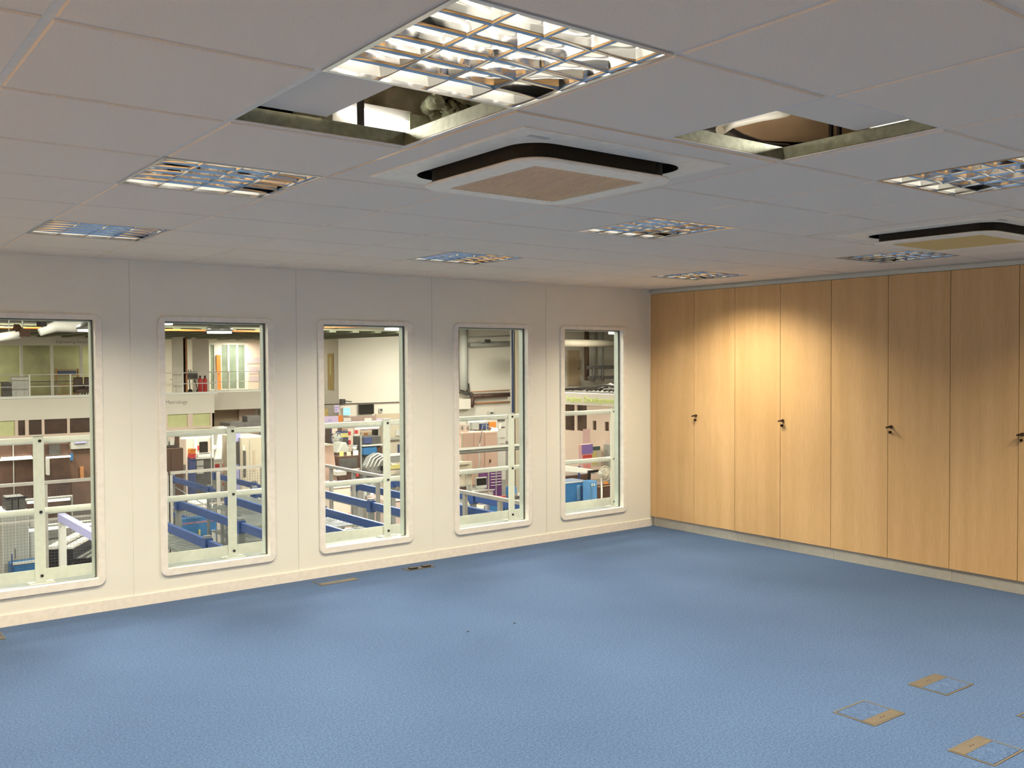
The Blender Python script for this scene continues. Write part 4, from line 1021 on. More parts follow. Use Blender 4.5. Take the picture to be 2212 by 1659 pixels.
machine('roller_bench', 'blue bench with pale edge low in the first window', 'bench', 24, 1211, 138, None, M_lblue, .35, Y=Yc - .45, parts=[('edge_strip', 0, 1, -.02, .03, M_ltgrey, .03), ('upright', 0, .02, -.2, 1.0, M_blue, .05)])
bench_lamp(60, 1086, 152, 1078, Yc + 2.0, 'warm lamp bar above the black box in the first window')
bench_lamp(62, 1147, 206, 1130, Ydr - .45, 'long warm lamp bar crossing the middle of the first window')
a, c = P(139, 1108, Z=-.75), P(212, 1153, Z=-.75)
t = thing('lifting_beam', ((a.x + c.x) / 2, (a.y + c.y) / 2, FL), 'lilac-blue beam sloping down to the right in the first window', 'beam')
MB().box(min(a.x, c.x) - .05, min(a.x, c.x) + .06, c.y - 1, a.y, -.87, -.75).build('beam', M_lilac, t)
MB().box(min(a.x, c.x) - .05, min(a.x, c.x) + .05, a.y - .12, a.y - .02, FL, -.88).build('upright', M_ltgrey, t)
MB().box(min(a.x, c.x) - .05, min(a.x, c.x) + .05, c.y - 1, c.y - .9, FL, -.88).build('upright', M_ltgrey, t)
# black module rack lying at an angle
ca = P(125, 1182, Z=-1.55); cb = P(187, 1150, Z=-1.55)
dv = (cb - ca); dv.z = 0; L_ = dv.length; ang = math.atan2(dv.y, dv.x); nrm = Vector((math.sin(ang), -math.cos(ang), 0))
if nrm.dot(CAM - ca) < 0: nrm = -nrm
t = thing('parts_rack', tuple((ca + cb) / 2 - nrm * .1)[:2] + (FL,), 'angled black parts rack with rows of white blocks at lower right of the first window', 'rack')
mid_ = (ca + cb) / 2
b = MB(); b.rbox((mid_.x, mid_.y, -1.70), (L_, .5, .22), ang).rbox(mid_ + nrm * .55 + Vector((0, 0, -.27)), (L_ * .98, .60, .12), ang).build('tray', M_black, t)
MB().rbox((mid_.x, mid_.y, (FL - 1.8) / 2), (L_ * .9, .4, -1.8 - FL), ang).build('pedestal', M_black, t)
for row, (off, zz, n_) in enumerate(((-.12, -1.57, 7), (.16, -1.585, 5))):
    for k in range(n_):
        p = ca + dv * ((k + .5) / 7) + nrm * off; MB().rbox((p.x, p.y, zz), (L_ / 7 * .8, .16, .06), ang).build('white_block', M_white, t)
for k in range(4):
    p = mid_ + nrm * (.34 + k * .14); MB().rbox((p.x, p.y, -1.755), (L_ * .98, .03, .03), ang).build('rail_strip', M_greyc, t)

# window two
_, _, _, Yb, zb_ = machine('brown_cabinet', 'big dark brown cabinet at the left of the second window', 'cabinet', 340, 969, 396, -1.30, M_dkbrown, 1.0, parts=[('door', .03, .48, .08, 2.0, mat('dark_brown_door', (.10, .055, .04), .45), .015), ('door', .52, .97, .08, 2.0, MATS['dark_brown_door'], .015)])
small('parts_bin', 'grey clutter tray on top of the big dark brown cabinet', 'tray', 352, 955, 388, Yb + .3, zb_ + .001, M_dkgrey, .5, parts=[('part_block', .1, .3, -.2, .1, M_greyc, .05), ('part_block', .4, .65, -.12, .1, M_ltgrey, .05), ('part_block', .7, .95, -.25, .1, M_dkbrown, .05)])
machine('workstation_panel', 'pale pinkish panelled workstation back in the second window', 'panel', 402, 940, 460, None, M_hpink, .12, Y=Yb + 3.0, parts=[('red_sign', .40, .50, .40, .56, M_red, .02), ('notice', .28, .40, .1, .9, M_white, .02), ('post', .92, 1.0, -.2, 2, M_hwhite, .06)])
_, _, _, Yd, zd = machine('desk', 'grey workbench with clutter in front of the monitor, second window', 'desk', 420, 988, 462, None, M_dkgrey, .8, Y=Yb + 1.8, parts=[('desk_edge', -.02, 1.02, -.01, .05, M_ltgrey, .04), ('drawer', .1, .45, .1, .3, M_greyc, .02), ('drawer', .1, .45, .33, .6, M_greyc, .02)])
small('monitor', 'black monitor on the grey workbench in the second window', 'monitor', 431, 954, 449.5, Yd + .3, zd + .001, M_black, .06, parts=[('screen', .06, .94, .03, .42, M_screen, .01), ('stand', .4, .6, .5, .62, M_greyc, .02)])
small('keyboard', 'white keyboard and arm in front of the black monitor, second window', 'keyboard', 427, 979, 460, Yd + .02, zd + .001, M_white, .22, parts=[('keys', .1, .8, -.006, .02, M_dkgrey, .005)])
bench_lamp(392, 947.5, 455, 943, Yd - .6, 'bright lamp bar below the top rail in the second window')
for k, (py, mm, lb) in enumerate(((990, M_navy, 'blue bin at the bottom of the stack of three coloured bins'), (980, M_red, 'red bin in the middle of the stack of three coloured bins'), (970, M_orange, 'orange bin topping the stack of three coloured bins'))):
    zz0 = P(417, py + 10, Y=Yd - .3).z if k else FL
    tt_, _, _, _, zl = small('stacking_bin', lb, 'bin', 412, py + (1 if k < 2 else 0), 423, Yd - .3, (P(417, py + 11, Y=Yd - .3).z + .002) if k else FL, mm, .35, group='stack of coloured bins', parts=[('rim', -.03, 1.03, -.01, .04, mm, .02)])
machine('label_drawers', 'pale cabinet with rows of red labels behind the second rail post', 'drawers', 460, 994, 494, -2.2, M_ltgrey, .6, parts=[('red_label', fx, fx + .28, dz, dz + .14, M_red, .01) for fx in (.12, .58) for dz in (.14, .52, .88)] + [('drawer', .04, .48, .05, .40, M_white, .006), ('drawer', .52, .96, .05, .40, M_white, .006), ('drawer', .04, .48, .43, .76, M_white, .006), ('drawer', .52, .96, .43, .76, M_white, .006)])
q = P(480, 994, Z=-2.2)
Ya = q.y + 2.0
a = [P(px, py, Y=Ya) for px, py in ((462, 1002), (473, 924), (496, 922), (497, 935), (488, 998))]
t = thing('inspection_machine', (a[0].x + .5, Ya + .4, FL), 'white leaning machine column with dark panel beside the second rail post', 'machine')
MB().prism([(p.x, p.z) for p in a], Ya, Ya + .8, 'y').build('column_body', M_white, t, bevel=.03)
MB().box(a[0].x - .1, a[4].x + .8, Ya, Ya + .9, FL, a[0].z).build('base', M_ltgrey, t)
b_ = [P(px, py, Y=Ya - .03) for px, py in ((480, 996), (483, 945), (493, 945), (492, 996))]
MB().prism([(p.x, p.z) for p in b_], Ya - .05, Ya - .01, 'y').build('dark_panel', M_dkbrown, t)
b_ = [P(px, py, Y=Ya - .2) for px, py in ((455, 965), (457, 960), (466, 962), (463, 972))]
MB().prism([(p.x, p.z) for p in b_], Ya - .3, Ya, 'y').build('side_head', M_white, t)
_, _, _, Ym, zm = machine('machining_centre', 'big cream machine cabinet at the right of the second window', 'machine', 521, 944, 580, -1.2, M_cream, 2.0, parts=[('door_line', .30, .31, .1, 2.2, M_greyc, .01), ('control_panel', .06, .14, .5, 1.5, M_dkgrey, .05), ('window_panel', .72, .98, 1.15, 1.55, M_dkgrey, .02), ('vent', .42, .50, .5, 1.3, M_hbeige, .01), ('label', .05, .12, .3, .48, M_white, .02)])
machine('machining_centre', 'lilac-blue machine side left of the big cream cabinet', 'machine', 506, 934, 520.5, None, M_lilac, .3, Y=Ym + .2, parts=[('control_panel', .05, .6, .35, 1.2, M_dkgrey, .05), ('door', .65, .95, .2, 2.0, M_navy, .02)])
a = [P(px, py, Y=Ym + 5) for px, py in ((497, 930), (497, 915), (530, 912), (562, 911), (582, 912), (582, 926))]
t = thing('extraction_hood', (a[1].x + 1.5, Ym + 5.5, FL), 'long dark extraction hood above the cream machine cabinet', 'hood')
MB().prism([(p.x, p.z) for p in a], Ym + 5, Ym + 6.2, 'y').build('hood', M_dkgrey, t)
for p in (a[0], a[5]): MB().box(p.x - .05, p.x + .05, Ym + 5.9, Ym + 6.0, FL, p.z).build('leg', M_greyc, t)
MB().box(a[3].x - .5, a[3].x + .2, Ym + 5.2, Ym + 5.8, a[3].z, a[3].z + .25).build('motor', M_dkgrey, t)
# blue tool board and white table near the rack
Yt = 10.95
_, ax, cx_, _, zt_b = machine('tool_board', 'blue shadow board with red heading, low in the second window', 'tool board', 390, 1116, 471, None, M_lblue, .12, Y=Yt, parts=[('spray_bottle', .80, .90, .28, .62, M_ltgrey, .06), ('brush', .46, .50, .24, .50, M_yellow, .05), ('tool_hook', .52, .60, .42, .52, M_dkgrey, .05), ('tool_hook', .70, .76, .38, .50, M_dkgrey, .05), ('blue_helmet', .18, .42, .52, .85, M_blue, .12), ('white_strip', 1.0, 1.05, .25, .75, M_white, .02)])
text_part('heading', 'CLEANING EQUIPMENT BOARD', .05, (ax + .03, Yt - .006, zt_b - .12), (1, 0, 0), (0, 0, 1), M_redtext, D.objects[_.name] if False else [o for o in D.objects if o.name.startswith('tool_board')][0], .002)
a = [P(px, py, Z=-1.55) for px, py in ((405, 1083), (432, 1068), (466, 1092), (465, 1100))]
a = [P(q_[0], q_[1], Z=-2.1) for q_ in ((405, 1083), (432, 1068), (466, 1092), (465, 1100))]
t = thing('white_table', (a[1].x, a[1].y, FL), 'white sloping tabletop seen between the blue beams in the second window', 'table')
MB().prism([(p.x, p.y) for p in (a[0], a[1], a[2], a[3])], -2.15, -2.1, 'z').build('table_top', M_white, t)
for p in a: MB().box(p.x - .03, p.x + .03, p.y - .03, p.y + .03, FL, -2.15).build('leg', M_greyc, t)

# window three
_, _, _, Y3, z3 = machine('machine_cover', 'pinkish cream sloped machine cover at the left of the third window', 'machine', 690, 960, 731, -1.55, M_pinkm, 1.5, taper=(0, .28), parts=[('top_edge', .02, .70, -.02, .06, M_cream, .06), ('ledge', .6, 1.1, 1.02, 1.18, M_white, .5)])
machine('shelf_rack', 'brown storage cupboard with white and yellow bins on its shelf, third window', 'shelf', 731, 985, 776, None, M_dkbrown, .7, Y=Y3 + 2.5, parts=[('bin_yellow', .05, .25, -.22, -.01, M_yellow, .0), ('bin_cream', .40, .60, -.18, -.01, M_cream, .0), ('bin_white', .70, .95, -.22, -.01, M_white, .0), ('shelf_edge', 0, 1, .55, .60, M_ltgrey, .04), ('red_tag', .85, .95, .6, .9, M_red, .02), ('dark_front', .05, .9, .08, .5, M_dkgrey, .01)])
sh = [P(px, py, Y=Y3 + 3.6) for px, py in ((728, 979), (738, 957), (748, 955), (755, 967), (754, 978))]
t = thing('dust_cover', (sh[1].x, Y3 + 4, FL), 'grey cloth-covered equipment left of the white tub in the third window', 'cover')
MB().prism([(p.x, p.z) for p in sh], Y3 + 3.6, Y3 + 4.4, 'y').build('cloth', M_greyc, t, bevel=.05); MB().box(sh[0].x, sh[4].x, Y3 + 3.6, Y3 + 4.4, FL, sh[0].z).build('base', M_dkbrown, t)
def tub(px0, px1, py0, py1, Y, m, label):
    a, c = P(px0, py1, Y=Y), P(px1, py0, Y=Y); cx, rt = (a.x + c.x) / 2, (c.x - a.x) / 2
    t = thing('tub', (cx, Y, FL), label, 'tub')
    MB().tube([(cx, Y, a.z), (cx, Y, c.z)], [rt * .75, rt], 16).build('tub_body', m, t); MB().tube([(cx, Y, c.z - .04), (cx, Y, c.z)], rt * 1.08, 16).build('rim', m, t)
    MB().box(cx - rt, cx + rt, Y - .3, Y + .3, FL, a.z).build('stand', M_dkbrown, t)
tub(760, 771, 961, 976, Y3 + 4, M_ltgrey, 'pale grey tub on a stand in the third window')
def fan(px, py, Y, R_, label, mcage=M_greyc):
    q = P(px, py, Y=Y)
    t = thing('fan', (q.x, Y, FL), label, 'fan', 'pedestal fans in the machine hall')
    b = MB()
    for rr in (R_, R_ * .7, R_ * .4):
        b.tube([(q.x + rr * math.cos(k * PI / 10), Y - .02 - .08 * (1 - rr / R_), q.z + rr * math.sin(k * PI / 10)) for k in range(21)], .010, 5, cap=False)
    for k in range(20):
        an = k * PI / 10; b.tube([(q.x, Y - .14, q.z), (q.x + R_ * math.cos(an), Y - .02, q.z + R_ * math.sin(an))], .006, 4)
    b.build('cage', mcage, t)
    bl = MB()
    for k in range(4):
        a0 = k * PI / 2; pts = [(q.x, Y + .02, q.z)] + [(q.x + R_ * .85 * math.cos(a0 + s), Y + .0 + .05 * s, q.z + R_ * .85 * math.sin(a0 + s)) for s in (0, .35, .7, 1.0)]
        bl.add(pts + [(x, y + .01, z_) for x, y, z_ in pts], [(0, 1, 2, 3, 4), (9, 8, 7, 6, 5)])
    bl.build('blades', M_ltgrey, t)
    MB().tube([(q.x, Y + .03, q.z), (q.x, Y + .22, q.z)], R_ * .3, 12).build('motor', M_white, t)
    MB().tube([(q.x, Y + .12, q.z - .02), (q.x, Y + .12, FL + .03)], .03, 8).build('pole', M_white, t)
    MB().tube([(q.x, Y + .12, FL), (q.x, Y + .12, FL + .03)], .25, 16).build('base', M_greyc, t)
    return t
fan(728, 947, Y3 + 5, .26, 'round pale fan at the upper left of the third window')
machine('blue_shelving', 'navy-framed shelving at the left of the third window', 'shelf', 714, 925, 737, None, mat('shelf_void', (.15, .11, .09), .7), .6, Y=Y3 + 8, parts=[('frame_post', 0, .05, -.1, 2.0, M_navy, .05), ('frame_post', .95, 1, -.1, 2.0, M_navy, .05), ('box_pale', .1, .6, .0, .25, M_hpink, .05), ('shelf_board', 0, 1, .35, .40, M_card, .04)])
machine('blue_shelving', 'navy shelving with a yellow-fronted box, third window', 'shelf', 733, 932, 752, None, M_navy, .4, Y=Y3 + 7.5, parts=[('yellow_box', .08, .95, .08, .28, M_yellow, .05), ('shelf_board', 0, 1, .75, .82, M_card, .04), ('dark_gap', .1, .9, .35, .7, M_dkgrey, .02)])
machine('label_drawers', 'pinkish cabinet with red labels under the lamp bar in the third window', 'drawers', 752, 926, 778, None, M_hpink, .6, Y=Y3 + 8, parts=[('red_label', .0, .2, .12, .3, M_red, .02), ('red_label', .0, .2, .55, .75, M_red, .02), ('red_label', .5, .8, .08, .25, M_red, .02), ('red_label', .5, .8, .50, .75, M_red, .02), ('white_label', .45, .85, .28, .36, M_white, .02), ('white_label', .45, .85, .8, .86, M_white, .02)])
bench_lamp(770, 926, 819, 923.5, Y3 + 6, 'bright lamp bar below the top rail in the third window')
machine('workbench', 'pale bench with brown front under the lamp bar in the third window', 'bench', 780, 932, 822, None, M_hbeige, .8, Y=Y3 + 9, parts=[('box_dark', .55, .85, -.1, .2, M_black, .2), ('board', .5, 1.0, .28, .33, M_white, .4), ('tool', .15, .3, .05, .2, M_rust, .1)])
machine('shelf_rack', 'grey steel shelving with a bright blue drawer in the third window', 'shelf', 780, 943, 823, None, M_dkgrey, .8, Y=Y3 + 5.2, parts=[('blue_drawer', .0, .65, .48, .80, M_lblue, .25), ('shelf_board', -.02, 1, .36, .42, M_ltgrey, .2), ('navy_box', .1, .5, .02, .3, M_navy, .1), ('upright', -.05, .0, -.1, 2.2, M_greyc, .05), ('brown_box', .75, 1.0, .5, .9, M_dkbrown, .1)])
machine('work_cabinet', 'cream equipment cabinet right of the third window rail post', 'cabinet', 836, 918, 885, None, M_cream, .9, Y=Y3 + 7, parts=[('monitor', .35, .95, .22, .52, M_ltgrey, .1), ('blue_crate', .45, .9, .95, 1.4, M_navy, .15), ('shelf_edge', 0, 1, .62, .70, M_greyc, .2), ('white_tool', .5, .8, 1.5, 1.6, M_white, .25)])
a, c = P(836, 981, Y=11.6), P(890, 977, Y=11.6)
t = thing('conveyor', ((a.x + c.x) / 2, 11.7, FL), 'white-edged aluminium conveyor rail crossing the right of the third window', 'conveyor')
MB().box(a.x, c.x + .5, 11.6, 11.66, a.z - .05, a.z + .0).build('white_edge', M_white, t); MB().box(a.x, c.x + .5, 11.62, 11.9, a.z - .20, a.z - .06).build('profile', M_galv, t); MB().box(c.x + .2, c.x + .28, 11.7, 11.8, FL, a.z - .2).build('leg', M_galv, t); MB().box(a.x + .02, a.x + .08, 11.7, 11.8, FL, a.z - .2).build('leg', M_galv, t)
# grey curved hood with trunk
Yh = 11.2
b = MB(); base = P(812, 1005, Y=Yh); 
hood = [P(px, py, Y=Yh) for px, py in ((790, 1010), (800, 988), (815, 979), (832, 983), (840, 1005), (828, 1025), (800, 1025))]
t = thing('extraction_hood', (base.x, Yh + .3, FL), 'ribbed grey rounded hood on a thick grey trunk in the third window', 'hood')
MB().prism([(p.x, p.z) for p in hood], Yh, Yh + .22, 'y').build('hood', M_galv, t, bevel=.04)
for k in range(4):
    pts = [((p.x - base.x) * (1 - k * .14) + base.x + .05 * k, Yh - .02 - .02 * k, (p.z - base.z) * (1 - k * .14) + base.z) for p in hood[:5]]
    MB().tube(pts, .014, 6).build('rib', M_white, t)
c0 = P(803, 1020, Y=Yh + .3); MB().tube([(c0.x, Yh + .3, c0.z), (c0.x, Yh + .3, FL)], .19, 20).build('trunk', M_galv, t)
MB().box(base.x + .10, base.x + .22, Yh - .12, Yh - .02, base.z - .12, base.z - .02).build('motor', M_black, t)
machine('carton', 'pinkish carton with a pale lid behind the blue beams, left of the third window', 'box', 716, 1047, 758, None, M_hpink, .8, Y=11.4, bottom=FL, parts=[('lid', -.01, 1.01, -.01, .06, M_white, .03), ('hole', .4, .46, .2, .26, M_dkgrey, .01), ('red_tape', .0, .95, .62, .70, M_redtext, .01), ('dark_label', .45, .65, .75, .95, M_dkgrey, .01)])
machine('carton', 'tall pinkish board pile at the right of the third window', 'box', 838, 1078, 890, None, mat('carton_pink', (.55, .42, .38), .7), .9, Y=9.9, parts=[('lid', -.01, 1.01, -.01, .03, M_white, .02), ('white_tag', .75, .95, .1, .6, M_white, .01)])
_, _, _, Yk, zk = machine('work_cabinet', 'pale yellow-topped crate behind the blue block, right of the third window', 'cabinet', 838, 1005, 868, None, M_cream, .8, Y=12.6, parts=[('lid', -.02, 1.1, -.02, .08, M_yellow, .04), ('blue_block', .85, 1.3, .05, .55, M_lblue, .15)])
q = P(850, 1043, Y=11.2)
fan(850, 1046, 12.1, .22, 'pale fan low at the right of the third window', M_greyc)

# window four
_, _, _, Y4, z4 = machine('locker', 'tall pinkish double locker with vents in the fourth window', 'locker', 1000, 934, 1046, -1.3, M_pinkm, .8, group='pinkish lockers in the fourth window', parts=[('vent', .55, .80, .62 + .0, .85, M_hbeige, .01), ('door', .03, .47, .04, 2.1, mat('pink_door', (.68, .47, .38), .5), .012), ('door', .52, .97, .04, .58, MATS['pink_door'], .012), ('side_strip', -.10, -.01, .02, 2.1, M_cream, .02), ('vent', .55, .80, 1.45, 1.9, M_hbeige, .01)])
machine('locker', 'tall pinkish single locker with a round lock in the fourth window', 'locker', 1046.5, 933, 1074, None, M_pinkm, .8, Y=Y4, group='pinkish lockers in the fourth window', parts=[('door', .05, .95, .2, 2.1, MATS['pink_door'], .012), ('lock', .35, .47, 1.15, 1.28, M_dkbrown, .03)])
machine('partition', 'grey-white roller banner right of the pinkish lockers', 'banner', 1074, 902, 1092, None, M_ltgrey, .1, Y=Y4 + .6, parts=[('round_mark', .15, .45, .25, .5, M_white, .01), ('text_line', .5, .9, .4, .45, M_dkgrey, .01), ('text_line', .4, .9, .85, .89, M_greyc, .01), ('text_line', .3, .9, 1.1, 1.13, M_greyc, .01), ('text_line', .3, .9, 1.35, 1.38, M_greyc, .01), ('dark_band', 0, .9, 0, .15, M_dkgrey, .02)])
for k, (px, lb) in enumerate(((991, 'left of two white cards printed 4 above the pinkish lockers'), (1003, 'right of two white cards printed 4 above the pinkish lockers'))):
    a = P(px, 932, Y=Y4 + .2); c = P(px + 10.5, 917, Y=Y4 + .2)
    t = thing('number_card', ((a.x + c.x) / 2, Y4 + .2, z4), lb, 'sign', 'number cards')
    MB().box(a.x, c.x, Y4 + .2, Y4 + .24, a.z - .1, c.z).build('card', mat('card_pink', (.78, .66, .58), .6), t)
    text_part('numeral', '4', .30, (a.x + .09, Y4 + .19, a.z + .02), (1, 0, 0), (0, 0, 1), M_text, t)
_, _, _, Yw, zw = machine('workbench', 'bench with crates behind the pinkish lockers, fourth window', 'bench', 1012, 926, 1074, None, M_hbeige, .8, Y=Y4 + 4, parts=[('grey_vat', .04, .28, -.35, .0, M_greyc, .2), ('dark_crate', .35, .60, -.25, .02, M_navy, .2), ('orange_crate', .68, .95, -.30, -.02, M_orange, .1), ('card_box', .60, 1.0, -.50, -.30, M_cream, .1)])
bench_lamp(1015, 911, 1052, 909, Y4 + 3, 'thin lamp bar under the top rail in the fourth window')
q = P(1068, 930, Y=Y4 - 1)
t = thing('task_lamp', (q.x, Y4 - 1, q.z), 'bright white round task lamp in front of the pinkish lockers', 'lamp')
MB().tube([q + Vector((0, 0, .0)), q + Vector((0, 0, .10))], [.16, .10], 16).build('shade', M_lampw, t); MB().tube([q + Vector((0, 0, .1)), q + Vector((-.5, .1, .25)), q + Vector((-.6, .2, -.5))], .02, 6).build('arm', M_greyc, t); MB().tube([(q.x - .6, Y4 - .8, q.z - .5), (q.x - .6, Y4 - .8, FL)], .03, 6).build('pole', M_greyc, t)
a, c = P(985, 976, Y=11.4), P(1133, 963, Y=11.4)
t = thing('conveyor', ((a.x + c.x) / 2, 11.5, FL), 'grey aluminium conveyor rail crossing the fourth window', 'conveyor')
zz = P(1060, 966, Y=11.4).z
MB().box(a.x, c.x + .4, 11.4, 11.43, zz - .02, zz + .03).build('top_strip', M_ltgrey, t); MB().box(a.x, c.x + .4, 11.45, 11.8, zz - .09, zz - .03).build('profile', M_galv, t); MB().box(a.x, c.x + .4, 11.44, 11.47, zz - .12, zz - .09).build('bottom_strip', M_dkgrey, t); 
for x_ in (a.x + .1, c.x + .2): MB().box(x_, x_ + .07, 11.6, 11.7, FL, zz - .1).build('leg', M_galv, t)
_, ax5, cx5, Y5, z5 = machine('workbench', 'grey office bench with the monitor in the fourth window', 'bench', 1016, 1061, 1066, -2.55, M_greyc, .8, parts=[('bench_top', -.02, 1.02, -.03, .0, M_ltgrey, .05), ('drawer', .55, .9, .08, .3, M_ltgrey, .02), ('drawer', .55, .9, .33, .6, M_ltgrey, .02)])
small('monitor', 'grey-framed monitor on the office bench in the fourth window', 'monitor', 1028, 1031, 1052, Y5 + .35, z5 + .031, M_ltgrey, .06, parts=[('screen', .06, .94, .03, .26, M_screen, .01)])
small('keyboard', 'white keyboard before the grey-framed monitor', 'keyboard', 1017, 1061, 1048, Y5 + .05, z5 + .031, M_white, .18, parts=[('keys', .05, .95, -.004, .004, M_ltgrey, .004)])
machine('machine_cover', 'cream machine with sloping white lamp at the left of the fourth window', 'machine', 984, 1000, 1020, None, M_cream, 1.0, Y=Y5 - .1, parts=[('lamp_bar', .1, .85, -.05, .03, M_cream, .15), ('hole', .15, .3, .25, .4, M_dkgrey, .02), ('panel', .1, .9, .7, 1.5, M_greyc, .02), ('dark_slot', .15, .6, .75, .85, M_dkbrown, .03)])
bench_lamp(1018, 1021, 1057, 1019, Y5 - .3, 'cream lamp bar above the monitor in the fourth window', m=M_cream)
machine('drawer_cabinet', 'purple drawer cabinet with white handles in the fourth window', 'drawers', 1058, 1017, 1084, None, M_purple, .7, Y=Y5 + 1.3, parts=[('drawer_handle', fx, fx + .36, .08 + .10 * k, .10 + .10 * k, M_white, .02) for k in range(5) for fx in (.08, .56)] + [('grey_strip', .48, .53, 0, 1.2, M_greyc, .02)])
machine('red_cabinet', 'red cabinet below the fence rail in the fourth window', 'cabinet', 1066, 1074, 1086, None, M_red, .5, Y=Y5 - .6, parts=[('top_sheet', .0, 1.2, -.03, .0, M_red, .1), ('lid', .5, 1.3, .0, .03, M_card, .02)])
machine('grey_cabinet', 'lilac-grey crate left of the red cabinet, fourth window', 'cabinet', 1052, 1084, 1065, None, mat('lilac_grey', (.35, .34, .40), .5), .5, Y=Y5 - .7, parts=[('rim', -.02, 1.02, -.01, .05, M_ltgrey, .02)])
machine('blue_cabinet', 'teal blue crate right of the red cabinet, fourth window', 'cabinet', 1078, 1084, 1092, None, M_lblue, .5, Y=Y5 - 1.2, parts=[('rim', -.02, 1.02, -.01, .05, M_lblue, .02)])
machine('storage_bin', 'blue storage bin at the lower left of the fourth window', 'bin', 988, 1096, 1004, None, M_blue, .5, Y=8.6, parts=[('rim', -.02, 1.02, -.01, .04, M_white, .02), ('dark_lid', .2, .8, -.05, .0, M_dkgrey, .0)])
machine('storage_bin', 'grey-blue rounded bin beside the blue storage bin, fourth window', 'bin', 1004, 1090, 1018, None, mat('slate', (.16, .19, .23), .5), .5, Y=8.7, parts=[('rim', -.02, 1.02, -.01, .04, M_greyc, .02), ('blue_panel', 1.0, 1.4, .03, .5, M_blue, .0)])
machine('carton', 'brown carton with pale top behind the bins in the fourth window', 'box', 1024, 1093, 1047, None, M_card, .6, Y=8.9, parts=[('lid', -.01, 1.01, -.01, .06, M_white, .02), ('clip', .9, .95, .0, .08, M_dkgrey, .03)])
_, _, _, Yv, zv = machine('pump_unit', 'small blue pump on a dark stand at the foot of the cream column', 'pump', 1104, 1052, 1116, None, M_lblue, .3, Y=17.5, bottom=FL, parts=[('dark_stand', .1, .9, .35, 2.0, M_dkgrey, .02), ('face', .1, .9, .05, .25, mat('pale_blue', (.12, .32, .62), .4), .03)])
machine('grey_cabinet', 'dim grey cabinet behind the pump at the right of the fourth window', 'cabinet', 1117, 1070, 1136, None, M_dkgrey, .5, Y=16.0, parts=[('white_cap', .05, .3, -.1, .0, M_white, .0), ('edge', 0, 1, .1, .13, M_greyc, .02)])

# window five
_, _, _, Y6, z6 = machine('blue_cabinet', 'long blue panelled machine base low in the fifth window', 'machine', 1208, 1042, 1275, -2.35, M_lblue, .9, parts=[('vent', .56, .66, .10, .6, mat('vent_pale', (.18, .36, .58), .5), .01), ('vent', .74, .86, .10, .6, MATS['vent_pale'], .01), ('top_edge', 0, 1, -.02, .01, M_ltgrey, .02)])
a, c = P(1215, 1011, Y=Y6), P(1282, 1017, Y=Y6)
t = thing('canopy', ((a.x + c.x) / 2, Y6 + .3, FL), 'white canopy bar on a black post above the long blue machine base', 'canopy')
MB().prism([(a.x, a.z - .12), (c.x, c.z - .10), (c.x, c.z + .04), (a.x, a.z + .10)], Y6 - .1, Y6 + .3, 'y').build('canopy_bar', M_white, t, bevel=.02)
q = P(1272, 1025, Y=Y6 - .12); MB().box(q.x - .04, q.x + .03, Y6 - .18, Y6 - .11, FL, c.z - .02).box(q.x - .04, q.x + .4, Y6 - .18, Y6 - .11, c.z - .03, c.z + .05).build('post', M_black, t)
machine('shelf_rack', 'dark shelving with a pink panel behind the long blue base', 'shelf', 1210, 1026, 1272, None, M_dkbrown, .5, Y=Y6 + 1.6, parts=[('pink_panel', .40, .55, .2, .75, M_pinkm, .05), ('blue_frame', .62, .66, -.3, 1.0, M_blue, .05), ('shelf_board', .55, 1, .35, .42, M_card, .05), ('blue_post', 0, .04, -.3, 1, M_blue, .05)])
_, _, _, Y7, z7 = machine('sign_stand', 'tall pink sign stand with purple and red panels in the fifth window', 'sign', 1257, 960, 1277, -1.7, mat('stand_pink', (.72, .42, .42), .6), .2, parts=[('purple_panel', -.02, 1.15, .0, .38, mat('violet', (.25, .16, .48), .5), .02), ('red_band', .1, 1.05, .42, .62, M_red, .03), ('top_card', .1, .9, -.62, -.05, mat('card_rose', (.75, .50, .50), .6), .0), ('red_print', .2, .5, .8, .95, M_redtext, .01), ('red_print', .55, .9, .8, .95, M_redtext, .01), ('red_print', .2, .5, 1.2, 1.4, M_redtext, .01), ('red_print', .55, .9, 1.2, 1.4, M_redtext, .01)])
machine('office_chair_back', 'navy blue crate on the benches right of the sign stand', 'crate', 1290, 941, 1306, None, M_navy, .6, Y=Y7 + 5, parts=[('rim', 0, 1, 0, .05, M_blue, .02)])
machine('workbench', 'cluttered bench row at the left of the fifth window', 'bench', 1212, 942, 1256, None, M_hbeige, .8, Y=Y7 + 4, parts=[('white_box', .18, .45, .15, .62, M_ltgrey, .3), ('dark_gap', .5, .95, .3, .55, M_navy, .1), ('shelf_board', 0, 1, .58, .64, M_white, .2), ('machine_part', .05, .4, .8, 1.3, M_greyc, .2), ('navy_gap', .45, .95, .7, 1.6, M_navy, .05), ('black_item', .3, .6, -.06, .0, M_black, .1)])
machine('shelf_rack', 'cream low cupboard between the sign stand and the rail post, fifth window', 'cabinet', 1278, 972, 1299, None, M_cream, .6, Y=Y7 + .8, parts=[('door', .05, .48, .08, .6, M_yellow, .012), ('door', .52, .95, .08, .6, M_cream, .012), ('pale_door', 0, 1, .7, 1.2, M_hpink, .02), ('green_top', .0, .8, -.15, .0, mat('teal_dark', (.04, .10, .10), .5), .05)])
